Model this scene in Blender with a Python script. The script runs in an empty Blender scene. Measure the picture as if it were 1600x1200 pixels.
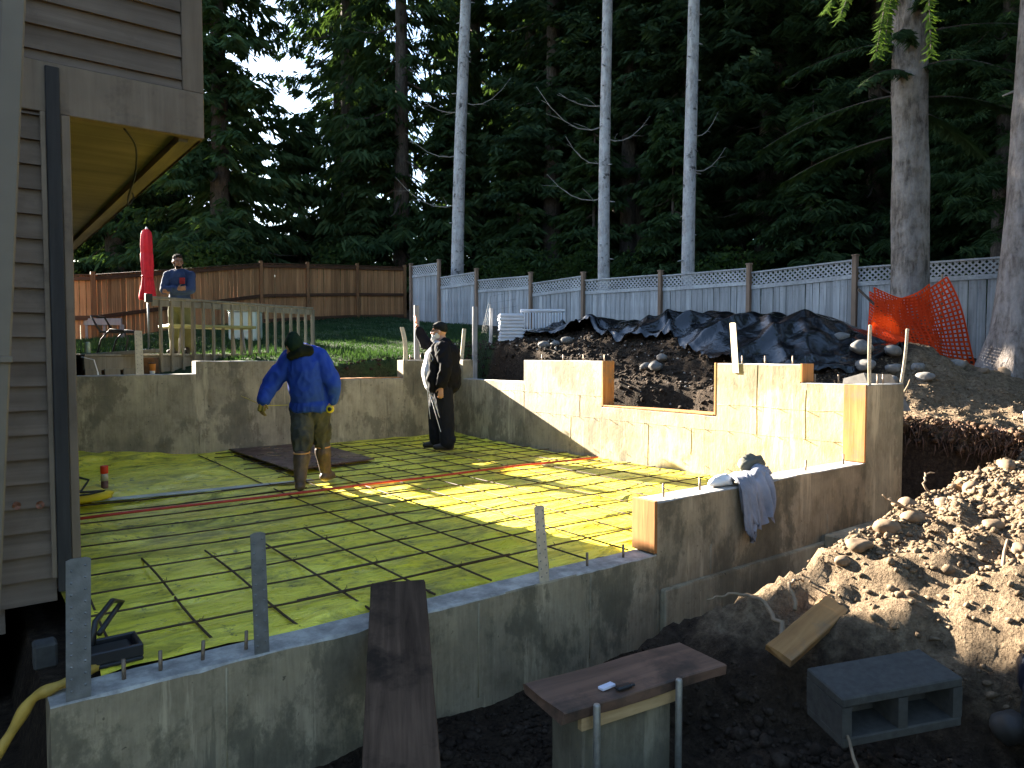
import bpy, bmesh, math, random
import numpy as np
from mathutils import Vector, Matrix, noise as mnoise

random.seed(7)
rng = np.random.default_rng(11)
R = math.radians
scene = bpy.context.scene
COL = scene.collection

# ------------------------------------------------------------------ camera, sky, sun, exposure
# World axes follow the new foundation: +X along the near wall, +Y towards the back; z=0 is the wall top.
YAW = -37.5
cam_d = bpy.data.cameras.new("camera")
cam = bpy.data.objects.new("camera", cam_d)
COL.objects.link(cam)
cam.location = (0, 0, 1.36)
cam.rotation_euler = (R(90 - 2.43), 0, R(YAW))
cam_d.sensor_width = 36
cam_d.lens = 25.42
cam_d.clip_start = 0.05
cam_d.clip_end = 3000
scene.camera = cam

SUN_EL = 19.5
TO_SUN = Vector((-0.20, 0.98, math.tan(R(SUN_EL)))).normalized()
SUN_AZ = math.atan2(TO_SUN.x, TO_SUN.y)           # clockwise from +Y
world = bpy.data.worlds.new("World")
scene.world = world
world.use_nodes = True
wn = world.node_tree
bg = wn.nodes["Background"]
sky = wn.nodes.new("ShaderNodeTexSky")
sky.sky_type = 'NISHITA'
sky.sun_disc = False
sky.sun_elevation = R(SUN_EL)
sky.sun_rotation = SUN_AZ
sky.air_density = 1.0
sky.dust_density = 0.6
sky.ozone_density = 1.5
wn.links.new(sky.outputs[0], bg.inputs[0])
bg.inputs[1].default_value = 0.05
sun_d = bpy.data.lights.new("sun", 'SUN')
sun_d.energy = 5.0
sun_d.angle = R(0.5)
sun_d.color = (1.0, 0.90, 0.74)
sun = bpy.data.objects.new("sun", sun_d)
COL.objects.link(sun)
sun.rotation_euler = (-TO_SUN).to_track_quat('-Z', 'Y').to_euler()
sun.location = (-5, 20, 15)
scene.view_settings.view_transform = 'Standard'
scene.view_settings.look = 'None'
scene.view_settings.exposure = 3.75
scene.view_settings.gamma = 1.0
scene.view_settings.use_curve_mapping = False
scene.cycles.max_bounces = 5
scene.cycles.diffuse_bounces = 3
scene.cycles.glossy_bounces = 2
scene.cycles.transmission_bounces = 3
scene.cycles.transparent_max_bounces = 4
scene.cycles.caustics_reflective = False
scene.cycles.caustics_refractive = False

CY, SY = math.cos(R(-YAW)), math.sin(R(-YAW))
def W(r, d, z=0.0):
    """ground frame turned with the view: r metres to the right, d metres ahead -> world"""
    return Vector((CY * r + SY * d, -SY * r + CY * d, z))

# ------------------------------------------------------------------ noise for shaping
def _hash(ix, iy, s):
    h = (ix * 374761393 + iy * 668265263 + s * 974711) & 0x7fffffff
    h = ((h ^ (h >> 13)) * 1274126177) & 0x7fffffff
    return ((h ^ (h >> 16)) & 0xffff) / 65535.0 * 2 - 1
def vnoise(x, y, s=0):
    x = np.asarray(x, float); y = np.asarray(y, float)
    ix = np.floor(x).astype(np.int64); iy = np.floor(y).astype(np.int64)
    fx = x - ix; fy = y - iy
    fx = fx * fx * (3 - 2 * fx); fy = fy * fy * (3 - 2 * fy)
    a = _hash(ix, iy, s); b = _hash(ix + 1, iy, s); c = _hash(ix, iy + 1, s); d = _hash(ix + 1, iy + 1, s)
    return (a * (1 - fx) + b * fx) * (1 - fy) + (c * (1 - fx) + d * fx) * fy
def fbm(x, y, f=1.0, o=4, s=0, g=0.5):
    t = 0; a = 1.0
    for k in range(o):
        t = t + a * vnoise(np.asarray(x) * f + 17.3 * k, np.asarray(y) * f - 9.1 * k, s + k)
        a *= g; f *= 2.03
    return t
def sstep(a, b, x):
    t = np.clip((np.asarray(x, float) - a) / (b - a), 0, 1)
    return t * t * (3 - 2 * t)

# ------------------------------------------------------------------ objects
def link(o):
    COL.objects.link(o); return o
def tag(o, label=None, cat=None, group=None, kind=None):
    if label: o["label"] = label
    if cat: o["category"] = cat
    if group: o["group"] = group
    if kind: o["kind"] = kind
    return o
def empty(name, loc, label=None, cat=None, group=None, rz=0.0):
    o = link(bpy.data.objects.new(name, None))
    o.location = loc; o.rotation_euler = (0, 0, rz); o.empty_display_size = 0.1
    return tag(o, label, cat, group)
def mesh(name, v, f, mats=None, smooth=False, idx=None):
    me = bpy.data.meshes.new(name)
    if isinstance(v, np.ndarray) and isinstance(f, np.ndarray):
        nv, nf, k = len(v), len(f), f.shape[1]
        me.vertices.add(nv); me.vertices.foreach_set("co", v.astype(np.float32).ravel())
        me.loops.add(nf * k); me.loops.foreach_set("vertex_index", f.astype(np.int32).ravel())
        me.polygons.add(nf)
        me.polygons.foreach_set("loop_start", np.arange(0, nf * k, k, dtype=np.int32))
        me.polygons.foreach_set("loop_total", np.full(nf, k, dtype=np.int32))
        me.update(calc_edges=True)
    else:
        me.from_pydata([tuple(p) for p in v], [], [tuple(int(i) for i in q) for q in f]); me.update()
    for m in (mats if isinstance(mats, (list, tuple)) else [mats]):
        if m: me.materials.append(m)
    if idx is not None: me.polygons.foreach_set("material_index", np.asarray(idx, dtype=np.int32))
    if smooth: me.polygons.foreach_set("use_smooth", np.ones(len(me.polygons), bool))
    return me
def put(name, me, parent=None, loc=None, rot=None, scale=None):
    o = link(bpy.data.objects.new(name, me))
    if parent: o.parent = parent
    if loc is not None: o.location = loc
    if rot is not None: o.rotation_euler = rot
    if scale is not None: o.scale = scale
    return o

class MB:
    """collects shapes (world coordinates) into one mesh"""
    def __init__(s): s.v = []; s.f = []; s.sm = []
    def add(s, v, f, sm=False):
        n = len(s.v); s.v += [Vector(p) for p in v]
        s.f += [tuple(i + n for i in q) for q in f]; s.sm += [sm] * len(f); return s
    def box(s, lo, hi, M=None, bev=0.0):
        x0, y0, z0 = lo; x1, y1, z1 = hi
        if bev <= 0:
            v = [(x0,y0,z0),(x1,y0,z0),(x1,y1,z0),(x0,y1,z0),(x0,y0,z1),(x1,y0,z1),(x1,y1,z1),(x0,y1,z1)]
            f = [(0,3,2,1),(4,5,6,7),(0,1,5,4),(1,2,6,5),(2,3,7,6),(3,0,4,7)]
        else:
            b = bev
            cx, cy, cz = (x0+x1)/2, (y0+y1)/2, (z0+z1)/2; hx, hy, hz = (x1-x0)/2, (y1-y0)/2, (z1-z0)/2
            b = min(b, hx*.9, hy*.9, hz*.9)
            v = []; ix = {}
            for sx in (-1, 1):
                for sy in (-1, 1):
                    for sz in (-1, 1):
                        for ax in range(3):
                            p = [cx + sx*(hx-b), cy + sy*(hy-b), cz + sz*(hz-b)]
                            p[ax] = [cx + sx*hx, cy + sy*hy, cz + sz*hz][ax]
                            ix[(sx,sy,sz,ax)] = len(v); v.append(p)
            f = []
            for ax in range(3):
                o1, o2 = [a for a in range(3) if a != ax]
                for sg in (-1, 1):
                    q = []
                    for a1, a2 in ((-1,-1),(1,-1),(1,1),(-1,1)):
                        k = [0,0,0]; k[ax] = sg; k[o1] = a1; k[o2] = a2
                        q.append(ix[(k[0],k[1],k[2],ax)])
                    flip = (sg > 0) == (ax == 1)
                    f.append(tuple(reversed(q)) if flip else tuple(q))
            for ax in range(3):      # edges
                o1, o2 = [a for a in range(3) if a != ax]
                for a1 in (-1, 1):
                    for a2 in (-1, 1):
                        def K(sa, face):
                            k = [0,0,0]; k[ax] = sa; k[o1] = a1; k[o2] = a2
                            return ix[(k[0],k[1],k[2],face)]
                        f.append((K(-1,o1), K(1,o1), K(1,o2), K(-1,o2)))
            for sx in (-1, 1):
                for sy in (-1, 1):
                    for sz in (-1, 1):
                        f.append((ix[(sx,sy,sz,0)], ix[(sx,sy,sz,1)], ix[(sx,sy,sz,2)]))
        if M is not None: v = [M @ Vector(p) for p in v]
        return s.add(v, f)
    def beam(s, a, b, w, h, up=(0,0,1), bev=0.0):
        a = Vector(a); b = Vector(b); d = b - a; L = d.length
        x = d.normalized(); u = Vector(up); y = u.cross(x)
        if y.length < 1e-5: y = Vector((1,0,0)).cross(x)
        y.normalize(); z = x.cross(y)
        M = Matrix((x, y, z)).transposed().to_4x4(); M.translation = a
        return s.box((0,-w/2,-h/2), (L,w/2,h/2), M, bev)
    def tube(s, pts, r, n=6, cap=True):
        pts = [Vector(p) for p in pts]; m = len(pts)
        rr = r if isinstance(r, (list, tuple)) else [r]*m
        v = []; prev = None
        for i, p in enumerate(pts):
            d = (pts[min(i+1,m-1)] - pts[max(i-1,0)]).normalized()
            if prev is None:
                u = d.orthogonal().normalized()
            else:
                u = (prev - d*prev.dot(d))
                u = u.normalized() if u.length > 1e-6 else d.orthogonal().normalized()
            prev = u; w = d.cross(u)
            for k in range(n):
                a = 2*math.pi*k/n
                v.append(p + (u*math.cos(a) + w*math.sin(a))*rr[i])
        f = [(i*n+k, i*n+(k+1)%n, (i+1)*n+(k+1)%n, (i+1)*n+k) for i in range(m-1) for k in range(n)]
        if cap: f += [tuple(reversed(range(n))), tuple((m-1)*n+k for k in range(n))]
        return s.add(v, f, True)
    def lathe(s, prof, c=(0,0,0), n=16, M=None):
        v = []
        for r, z in prof:
            for k in range(n):
                a = 2*math.pi*k/n; v.append(Vector((r*math.cos(a), r*math.sin(a), z)))
        m = len(prof)
        f = [(i*n+k, i*n+(k+1)%n, (i+1)*n+(k+1)%n, (i+1)*n+k) for i in range(m-1) for k in range(n)]
        f += [tuple(reversed(range(n))), tuple((m-1)*n+k for k in range(n))]
        c = Vector(c)
        v = [(M @ p if M is not None else p) + c for p in v]
        return s.add(v, f, True)
    def build(s, name, mat, parent=None, origin=None):
        off = Vector(origin) if origin is not None else (parent.matrix_basis.translation.copy() if parent else Vector((0,0,0)))
        if parent is not None and origin is None:
            q = parent
            while q.parent is not None:
                q = q.parent; off = off + q.matrix_basis.translation
        me = bpy.data.meshes.new(name)
        me.from_pydata([tuple(p - off) for p in s.v], [], s.f); me.update()
        me.polygons.foreach_set("use_smooth", s.sm)
        me.materials.append(mat)
        o = put(name, me, parent)
        if parent is None: o.location = off
        return o

def spline(pts, k=5):
    P = [Vector(p) for p in pts]; out = []
    for i in range(len(P) - 1):
        m0 = (P[i + 1] - P[max(i - 1, 0)]) * .5; m1 = (P[min(i + 2, len(P) - 1)] - P[i]) * .5
        for j in range(k):
            t = j / k; out.append(P[i] * (2*t**3 - 3*t*t + 1) + m0 * (t**3 - 2*t*t + t) + P[i + 1] * (-2*t**3 + 3*t*t) + m1 * (t**3 - t*t))
    return out + [P[-1]]

# ------------------------------------------------------------------ materials
class NT:
    def __init__(s, name):
        s.m = bpy.data.materials.new(name); s.m.use_nodes = True
        s.t = s.m.node_tree; s.p = s.t.nodes["Principled BSDF"]; s.out = s.t.nodes["Material Output"]
        s.tc = s.t.nodes.new("ShaderNodeTexCoord")
    def n(s, t, **k):
        q = s.t.nodes.new(t)
        for a, b in k.items(): setattr(q, a, b)
        return q
    def l(s, a, b): s.t.links.new(a, b)
    def coord(s, scale=(1,1,1), src="Object"):
        mp = s.n("ShaderNodeMapping"); mp.inputs["Scale"].default_value = scale
        s.l(s.tc.outputs[src], mp.inputs[0]); return mp.outputs[0]
    def noise(s, scale, detail=4, rough=0.55, co=None, dist=0.0):
        q = s.n("ShaderNodeTexNoise"); q.inputs["Scale"].default_value = scale
        q.inputs["Detail"].default_value = detail; q.inputs["Roughness"].default_value = rough
        q.inputs["Distortion"].default_value = dist
        s.l(co if co is not None else s.tc.outputs["Object"], q.inputs["Vector"]); return q.outputs["Fac"]
    def ramp(s, fac, stops):
        q = s.n("ShaderNodeValToRGB"); r = q.color_ramp
        while len(r.elements) < len(stops): r.elements.new(0.5)
        for e, (p, c) in zip(r.elements, stops):
            e.position = p; e.color = (*c, 1) if len(c) == 3 else c
        s.l(fac, q.inputs[0]); return q.outputs[0]
    def g(s, v): return (v, v, v)
    def mix(s, fac, a, b, mode='MIX'):
        q = s.n("ShaderNodeMix", data_type='RGBA', blend_type=mode)
        if isinstance(fac, (int, float)): q.inputs[0].default_value = fac
        else: s.l(fac, q.inputs[0])
        for i, x in ((6, a), (7, b)):
            if isinstance(x, (tuple, list)): q.inputs[i].default_value = (*x, 1)
            else: s.l(x, q.inputs[i])
        return q.outputs[2]
    def mul(s, col, fac): return s.mix(1.0, col, fac, 'MULTIPLY')
    def rnd(s): return s.n("ShaderNodeObjectInfo").outputs["Random"]
    def attr(s, name): 
        q = s.n("ShaderNodeAttribute", attribute_name=name); return q.outputs["Fac"]
    def bump(s, h, strength=0.3, dist=0.01, prev=None):
        q = s.n("ShaderNodeBump"); q.inputs["Strength"].default_value = strength
        q.inputs["Distance"].default_value = dist; s.l(h, q.inputs["Height"])
        if prev is not None: s.l(prev, q.inputs["Normal"])
        return q.outputs[0]
    def done(s, col=None, rough=0.8, normal=None, metal=0.0, spec=0.3, **k):
        if isinstance(col, (tuple, list)): s.p.inputs["Base Color"].default_value = (*col, 1)
        elif col is not None: s.l(col, s.p.inputs["Base Color"])
        if isinstance(rough, (int, float)): s.p.inputs["Roughness"].default_value = rough
        else: s.l(rough, s.p.inputs["Roughness"])
        s.p.inputs["Metallic"].default_value = metal
        s.p.inputs["Specular IOR Level"].default_value = spec
        if normal is not None: s.l(normal, s.p.inputs["Normal"])
        return s.m

def m_plain(name, col, rough=0.7, metal=0.0, spec=0.3, var=0.25, scale=6, bump=0.0):
    t = NT(name)
    f = t.noise(scale, 5)
    c = t.mul(t.mix(0, col, col), t.ramp(f, [(0.25, t.g(1 - var)), (0.75, t.g(1 + var))]))
    nb = t.bump(t.noise(scale * 8, 4), bump, 0.004) if bump else None
    return t.done(c, rough, nb, metal, spec)

def m_wood(name, dark, light, axis=2, rough=0.75, grain=1.0, rand=0.35, stain=None, spec=0.25):
    t = NT(name)
    sc = [14, 14, 14]; sc[axis] = 0.9
    co = t.coord(tuple(x * grain for x in sc))
    add = t.n("ShaderNodeVectorMath", operation='ADD'); t.l(co, add.inputs[0])
    mm = t.n("ShaderNodeMath", operation='MULTIPLY'); mm.inputs[1].default_value = 37.0
    t.l(t.rnd(), mm.inputs[0]); t.l(mm.outputs[0], add.inputs[1])
    f = t.noise(1.6, 6, 0.65, add.outputs[0], 0.4)
    c = t.ramp(f, [(0.3, dark), (0.7, light)])
    c = t.mul(c, t.ramp(t.rnd(), [(0, t.g(1 - rand)), (1, t.g(1 + rand * 0.6))]))
    big = t.noise(1.3, 4, 0.6)
    c = t.mul(c, t.ramp(big, [(0.3, t.g(0.72)), (0.65, t.g(1.1))]))
    if stain:
        c = t.mix(t.ramp(t.noise(2.2, 6, 0.7), [(0.52, t.g(0)), (0.66, t.g(0.85))]), c, stain)
    nb = t.bump(f, 0.35, 0.004)
    return t.done(c, rough, nb, 0, spec)
# ------------------------------------------------------------------ palette
def m_concrete(name, base, stain_amt=0.6):
    t = NT(name)
    blot = t.noise(1.1, 7, 0.66, None, .1)
    mott = t.noise(4.5, 6, 0.7, t.coord((1.2, 1.2, .8)), 0)
    fine = t.noise(48, 4, 0.65)
    grain = t.noise(7, 5, 0.65, t.coord((7, 7, 0.5)))
    c = t.mix(t.ramp(blot, [(0.34, t.g(0)), (0.62, t.g(1))]), tuple(x * 0.55 for x in base), base)
    c = t.mul(c, t.ramp(mott, [(0.28, (0.62, 0.60, 0.55)), (0.5, t.g(1.0)), (0.72, (1.22, 1.2, 1.14))]))
    c = t.mul(c, t.ramp(grain, [(0.32, t.g(0.86)), (0.68, t.g(1.10))]))
    # pale laitance runs and dark wet stains, each with an outline of its own
    runs = t.noise(1.25, 7, 0.68, t.coord((2.8, 2.8, 0.28)), .05)
    c = t.mix(t.ramp(runs, [(0.575, t.g(0)), (0.62, t.g(0.55)), (0.70, t.g(0.75))]), c, tuple(min(.62, x * 1.45) for x in base))
    wet = t.noise(0.9, 8, 0.72, t.coord((1.3, 1.3, .8)), .1)
    c = t.mix(t.ramp(wet, [(0.50, t.g(0)), (0.545, t.g(stain_amt * .7)), (0.66, t.g(stain_amt))]), c, (0.085, 0.074, 0.05))
    drip = t.noise(2.1, 7, 0.7, t.coord((4.5, 4.5, 0.35)), 0)
    c = t.mix(t.ramp(drip, [(0.60, t.g(0)), (0.66, t.g(0.55))]), c, (0.075, 0.066, 0.046))
    c = t.mul(c, t.ramp(t.noise(26, 3, 0.55), [(0.26, t.g(0.4)), (0.31, t.g(1))]))
    nb = t.bump(grain, 0.18, 0.006, t.bump(fine, 0.35, 0.004, t.bump(mott, 0.35, 0.02)))
    return t.done(c, t.ramp(blot, [(0.3, t.g(0.66)), (0.7, t.g(0.92))]), nb, 0, 0.3)
M = {}
M['concrete'] = m_concrete('concrete', (0.40, 0.335, 0.225), 0.75)
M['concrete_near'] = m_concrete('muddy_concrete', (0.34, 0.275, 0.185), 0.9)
def m_conctop():
    t = NT('concrete_top')
    c = t.ramp(t.noise(5, 7, 0.7), [(0.3, (0.13, 0.122, 0.110)), (0.46, (0.27, 0.255, 0.235)), (0.6, (0.44, 0.42, 0.38))])
    c = t.mix(t.ramp(t.noise(1.2, 5, 0.7), [(0.5, t.g(0)), (0.66, t.g(0.55))]), c, (0.10, 0.094, 0.088))
    return t.done(c, 0.72, t.bump(t.noise(26, 5, 0.7), 0.5, 0.008), 0, 0.35)
M['conctop'] = m_conctop()
M['form_wood'] = m_wood('form_wood', (0.26, 0.105, 0.03), (0.54, 0.25, 0.085), 2, 0.75, 1.0, 0.15, (0.16, 0.13, 0.09))
M['steel'] = m_plain('galvanised_steel', (0.20, 0.205, 0.215), 0.45, 0.6, 0.5, 0.3, 18, 0.25)
M['steel_dull'] = m_plain('dull_steel', (0.30, 0.29, 0.27), 0.5, 0.7, 0.5, 0.3, 18, 0.2)
M['strap_paint'] = m_plain('pale_strap', (0.58, 0.50, 0.38), 0.5, 0.25, 0.4, 0.2, 20, 0.2)
M['bolt'] = m_plain('anchor_bolt_steel', (0.20, 0.15, 0.11), 0.5, 0.6, 0.5, 0.4, 40, 0.3)
M['rebar'] = m_plain('rusty_rebar', (0.060, 0.036, 0.024), 0.75, 0.2, 0.3, 0.5, 25, 0.4)
M['red_pipe'] = m_plain('red_pipe', (0.42, 0.035, 0.022), 0.45, 0, 0.4, 0.25, 9)
M['grey_board'] = m_plain('grey_board', (0.42, 0.44, 0.40), 0.4, 0, 0.5, 0.4, 4)

def m_plastic():
    t = NT('yellow_vapour_barrier')
    base = t.ramp(t.noise(0.9, 4, 0.6), [(0.35, (0.72, 0.61, 0.035)), (0.65, (0.88, 0.76, 0.06))])
    co = t.coord((1.0, 1.0, 1.0))
    smear = t.noise(2.3, 8, 0.72, t.coord((0.55, 1.9, 1.0)), 1.2)
    c = t.mix(t.ramp(smear, [(0.49, t.g(0)), (0.58, t.g(0.45)), (0.70, t.g(0.92))]), base, (0.062, 0.060, 0.022))
    mud = t.noise(0.75, 9, 0.74, t.coord((0.8, 1.3, 1.0)), .5)
    c = t.mix(t.ramp(mud, [(0.53, t.g(0)), (0.60, t.g(0.55)), (0.72, t.g(0.85))]), c, (0.11, 0.095, 0.03))
    spots = t.noise(11, 6, 0.75)
    c = t.mix(t.ramp(spots, [(0.58, t.g(0)), (0.66, t.g(0.85))]), c, (0.045, 0.036, 0.02))
    haze = t.noise(3.1, 6, 0.7, t.coord((0.8, 2.4, 1)))
    c = t.mix(t.ramp(haze, [(0.58, t.g(0)), (0.74, t.g(0.4))]), c, (0.55, 0.52, 0.26))
    n1 = t.bump(t.noise(3.2, 6, 0.65, t.coord((0.8, 2.2, 1)), 0.6), 0.8, 0.05)
    n2 = t.bump(t.noise(14, 4, 0.6), 0.25, 0.008, n1)
    ro = t.ramp(smear, [(0.4, t.g(0.22)), (0.65, t.g(0.7))])
    return t.done(c, ro, n2, 0, 0.5)
M['plastic'] = m_plastic()

def m_ground():
    t = NT('ground_soil')
    n1 = t.noise(2.4, 8, 0.7); n2 = t.noise(19, 6, 0.7); n3 = t.noise(70, 3, 0.6)
    dark = t.ramp(n2, [(0.3, (0.018, 0.012, 0.009)), (0.55, (0.048, 0.033, 0.022)), (0.75, (0.095, 0.068, 0.047))])
    tan = t.ramp(n2, [(0.28, (0.066, 0.045, 0.029)), (0.5, (0.17, 0.122, 0.078)), (0.75, (0.29, 0.215, 0.140))])
    tan = t.mul(tan, t.ramp(n1, [(0.3, t.g(0.72)), (0.7, t.g(1.2))]))
    ng = t.noise(1.1, 7, 0.7)
    grass = t.ramp(n2, [(0.3, (0.018, 0.034, 0.014)), (0.7, (0.045, 0.075, 0.03))])
    duff = t.ramp(n1, [(0.3, (0.020, 0.014, 0.009)), (0.7, (0.05, 0.034, 0.02))])
    a_t = t.n("ShaderNodeMath", operation='ADD'); t.l(t.attr("tan_soil"), a_t.inputs[0])
    mm = t.n("ShaderNodeMath", operation='MULTIPLY_ADD'); t.l(n1, mm.inputs[0]); mm.inputs[1].default_value = 0.9; mm.inputs[2].default_value = -0.45
    t.l(mm.outputs[0], a_t.inputs[1])
    c = t.mix(t.ramp(a_t.outputs[0], [(0.35, t.g(0)), (0.65, t.g(1))]), dark, tan)
    c = t.mix(t.attr("grass_cover"), c, grass)
    c = t.mix(t.attr("duff_cover"), c, duff)
    nb = t.bump(n3, 0.8, 0.02, t.bump(n2, 1.0, 0.06))
    return t.done(c, 0.95, nb, 0, 0.12)
M['ground'] = m_ground()

# ------------------------------------------------------------------ terrain: ONE sheet to the horizon
FX0, FX1, FY0, FY1 = 0.25, 6.85, 3.24, 10.45      # outline of the foundation
def mound_ridge(X, Y, base):
    pts = [(8.9, 12.2, 1.62), (9.5, 11.2, 1.76), (10.2, 9.2, 1.88), (10.5, 7.6, 1.98), (10.9, 6.4, 1.92), (11.3, 5.2, 1.46)]
    best = np.zeros_like(X)
    for (x0, y0, z0), (x1, y1, z1) in zip(pts, pts[1:]):
        dx, dy = x1 - x0, y1 - y0
        t = np.clip(((X - x0) * dx + (Y - y0) * dy) / (dx * dx + dy * dy), 0, 1)
        p = np.hypot(X - x0 - t * dx, Y - y0 - t * dy)
        zc = z0 + t * (z1 - z0)
        k = np.clip(1 - p / 2.15, 0, 1)
        k = k * k * (3 - 2 * k)
        best = np.maximum(best, k * (zc - base))
    return best
def plateau(X, Y):
    d = SY * X + CY * Y
    z = np.where(d > 12.7, 1.25 + (d - 12.7) * 0.105, 1.25 + (d - 12.7) * 0.15)
    return np.minimum(np.maximum(z, -0.3), 5.0) + 0.05 * fbm(X, Y, 0.35, 3, 3)
def pile_h(X, Y):
    ze = np.interp(X, [1.9, 2.6, 3.0, 3.3, 3.45, 3.7, 3.9, 4.05, 4.9, 6.0, 7.0, 8.5, 12, 14], [-0.60, -0.52, -0.36, -0.22, -0.12, 0.0, 0.08, 0.22, 0.34, 0.44, 0.48, 0.50, 0.50, 0.3])
    edge = np.interp(X, [3.3, 3.45, 3.7, 3.9], [2.75, 2.6, 2.4, 2.22]) + 0.06 * vnoise(X * 2.1, X * 0 + 3.3, 5)
    z = np.where(Y > edge, ze - 1.7 * (Y - edge), ze)
    front = np.clip(edge - Y, 0, None)
    z = z + np.where(Y <= edge, -front * np.interp(X, [3.3, 4.1], [0.16, 0.07]), 0)
    toe = (2.75 + front * 0.9) - X            # the near foot of the pile runs off to the right
    z = z - np.clip(toe, 0, None) * 0.55
    bulge = 0.32 * np.exp(-(((X - 6.0) / 1.5) ** 2 + ((Y - 0.9) / 0.9) ** 2))
    return z + bulge * sstep(2.2, 1.8, Y)
def lip_x(Y): return 8.72 + 0.42 * np.clip(4.3 - np.asarray(Y, float), -1.0, 3.0)
def terrain(X, Y):
    X = np.asarray(X, float); Y = np.asarray(Y, float)
    d = SY * X + CY * Y
    wob = 0.22 * fbm(X, Y, 0.9, 4, 21)
    P = plateau(X, Y)
    floor = -0.60 + 0.22 * sstep(2.4, 0.9, Y) + 0.10 * sstep(0.9, -1.5, Y)
    floor = np.where((X > 6.8) & (Y > 4.2), -0.6 + 1.0 * sstep(4.2, 5.6, Y), floor)
    floor = np.where(Y > 10.4, 0.30 + 0.35 * sstep(4.0, 1.0, X), floor)
    floor = np.where((X > FX0 + .02) & (X < FX1 - .02) & (Y > FY0 + .02) & (Y < FY1 - .02), -0.22, floor)
    # distance inside the dig (positive = inside)
    sx = (lip_x(Y) + wob) - X
    sy = (11.35 + wob * 0.8 + 0.10 * np.clip(X - 3, 0, 4)) - Y
    sd = np.minimum(sx, sy)
    cl = sstep(-0.04, 0.24, sd)
    soft = sstep(-1.6, 1.4, sd) * 0.25
    z = P * (1 - cl) + floor * cl
    z = z - soft * (1 - cl) * 0.5
    z = z + np.clip(mound_ridge(X, Y, P), 0, None) * (1 - cl * 0.85)
    pl = np.where((X > 2.2) & (Y < 3.2), pile_h(X, Y), -9)
    z = np.maximum(z, np.where(X < 12, pl, -9))
    near = sstep(45, 20, d)
    rough = 0.035 * fbm(X, Y, 2.3, 5, 40) + 0.018 * fbm(X, Y, 9, 3, 41)
    lawn = (d > 12.6) & (X < 12.6) & (Y > 11.2)
    inside = (X > FX0) & (X < FX1) & (Y > FY0) & (Y < FY1)
    pz = (X > 2.6) & (X < 11) & (Y < 3.0) | (X > 8.5) & (X < 12)
    rough = rough + np.where(pz, 0.040 * fbm(X, Y, 5.5, 4, 45) + 0.075 * np.abs(fbm(X, Y, 2.4, 3, 46)) - .04, 0)
    rough = np.where(lawn, rough * 0.35, np.where(inside, 0, rough))
    z = z + rough * near
    far = sstep(60, 140, d)
    return z * (1 - far) + far * 5.0
def tz(x, y): return float(terrain(np.array([x]), np.array([y]))[0])

def axis(lo, hi, a, b, step, grow=1.22):
    mid = list(np.arange(a, b + step / 2, step))
    out = []; s = step; p = b
    while p < hi: s *= grow; p += s; out.append(p)
    out2 = []; s = step; p = a
    while p > lo: s *= grow; p -= s; out2.append(p)
    return np.array(out2[::-1] + mid + out)
ax = axis(-700, 900, 0.4, 11.5, 0.045); ay = axis(-700, 900, 0.2, 12.4, 0.045)
GX, GY = np.meshgrid(ax, ay)
GZ = terrain(GX, GY)
nx_, ny_ = len(ax), len(ay)
vv = np.stack([GX.ravel(), GY.ravel(), GZ.ravel()], 1)
ii = (np.arange(ny_ - 1)[:, None] * nx_ + np.arange(nx_ - 1)[None, :]).ravel()
ff = np.stack([ii, ii + 1, ii + nx_ + 1, ii + nx_], 1)
gme = mesh("ground", vv, ff, M['ground'], True)
def vattr(me, name, arr):
    a = me.attributes.new(name, 'FLOAT', 'POINT'); a.data.foreach_set("value", np.asarray(arr, np.float32).ravel())
gd = SY * GX + CY * GY
lawn = sstep(11.45, 11.75, GY + 0.25 * fbm(GX, GY, 1.2, 3, 60)) * sstep(12.9, 12.4, GX) * sstep(9.4, 8.4, GX - 0.55 * (GY - 11.5))
tan = sstep(2.75, 2.55, GY) * sstep(3.0, 3.9, GX - 0.3 * (2.2 - GY)) * sstep(8.9, 8.0, GX) + sstep(-.03, .10, GX - lip_x(GY)) * sstep(5.2, 4.2, GY)
duff = sstep(25.5, 27.5, gd) + sstep(13.2, 14.0, GX) * sstep(-5, 2, GY)
vattr(gme, "grass_cover", np.clip(lawn, 0, 1)); vattr(gme, "tan_soil", np.clip(tan, 0, 1)); vattr(gme, "duff_cover", np.clip(duff, 0, 1))
ground = put("ground", gme); tag(ground, "bare dug soil, lawn and forest floor around the new foundation", kind="structure")

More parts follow.
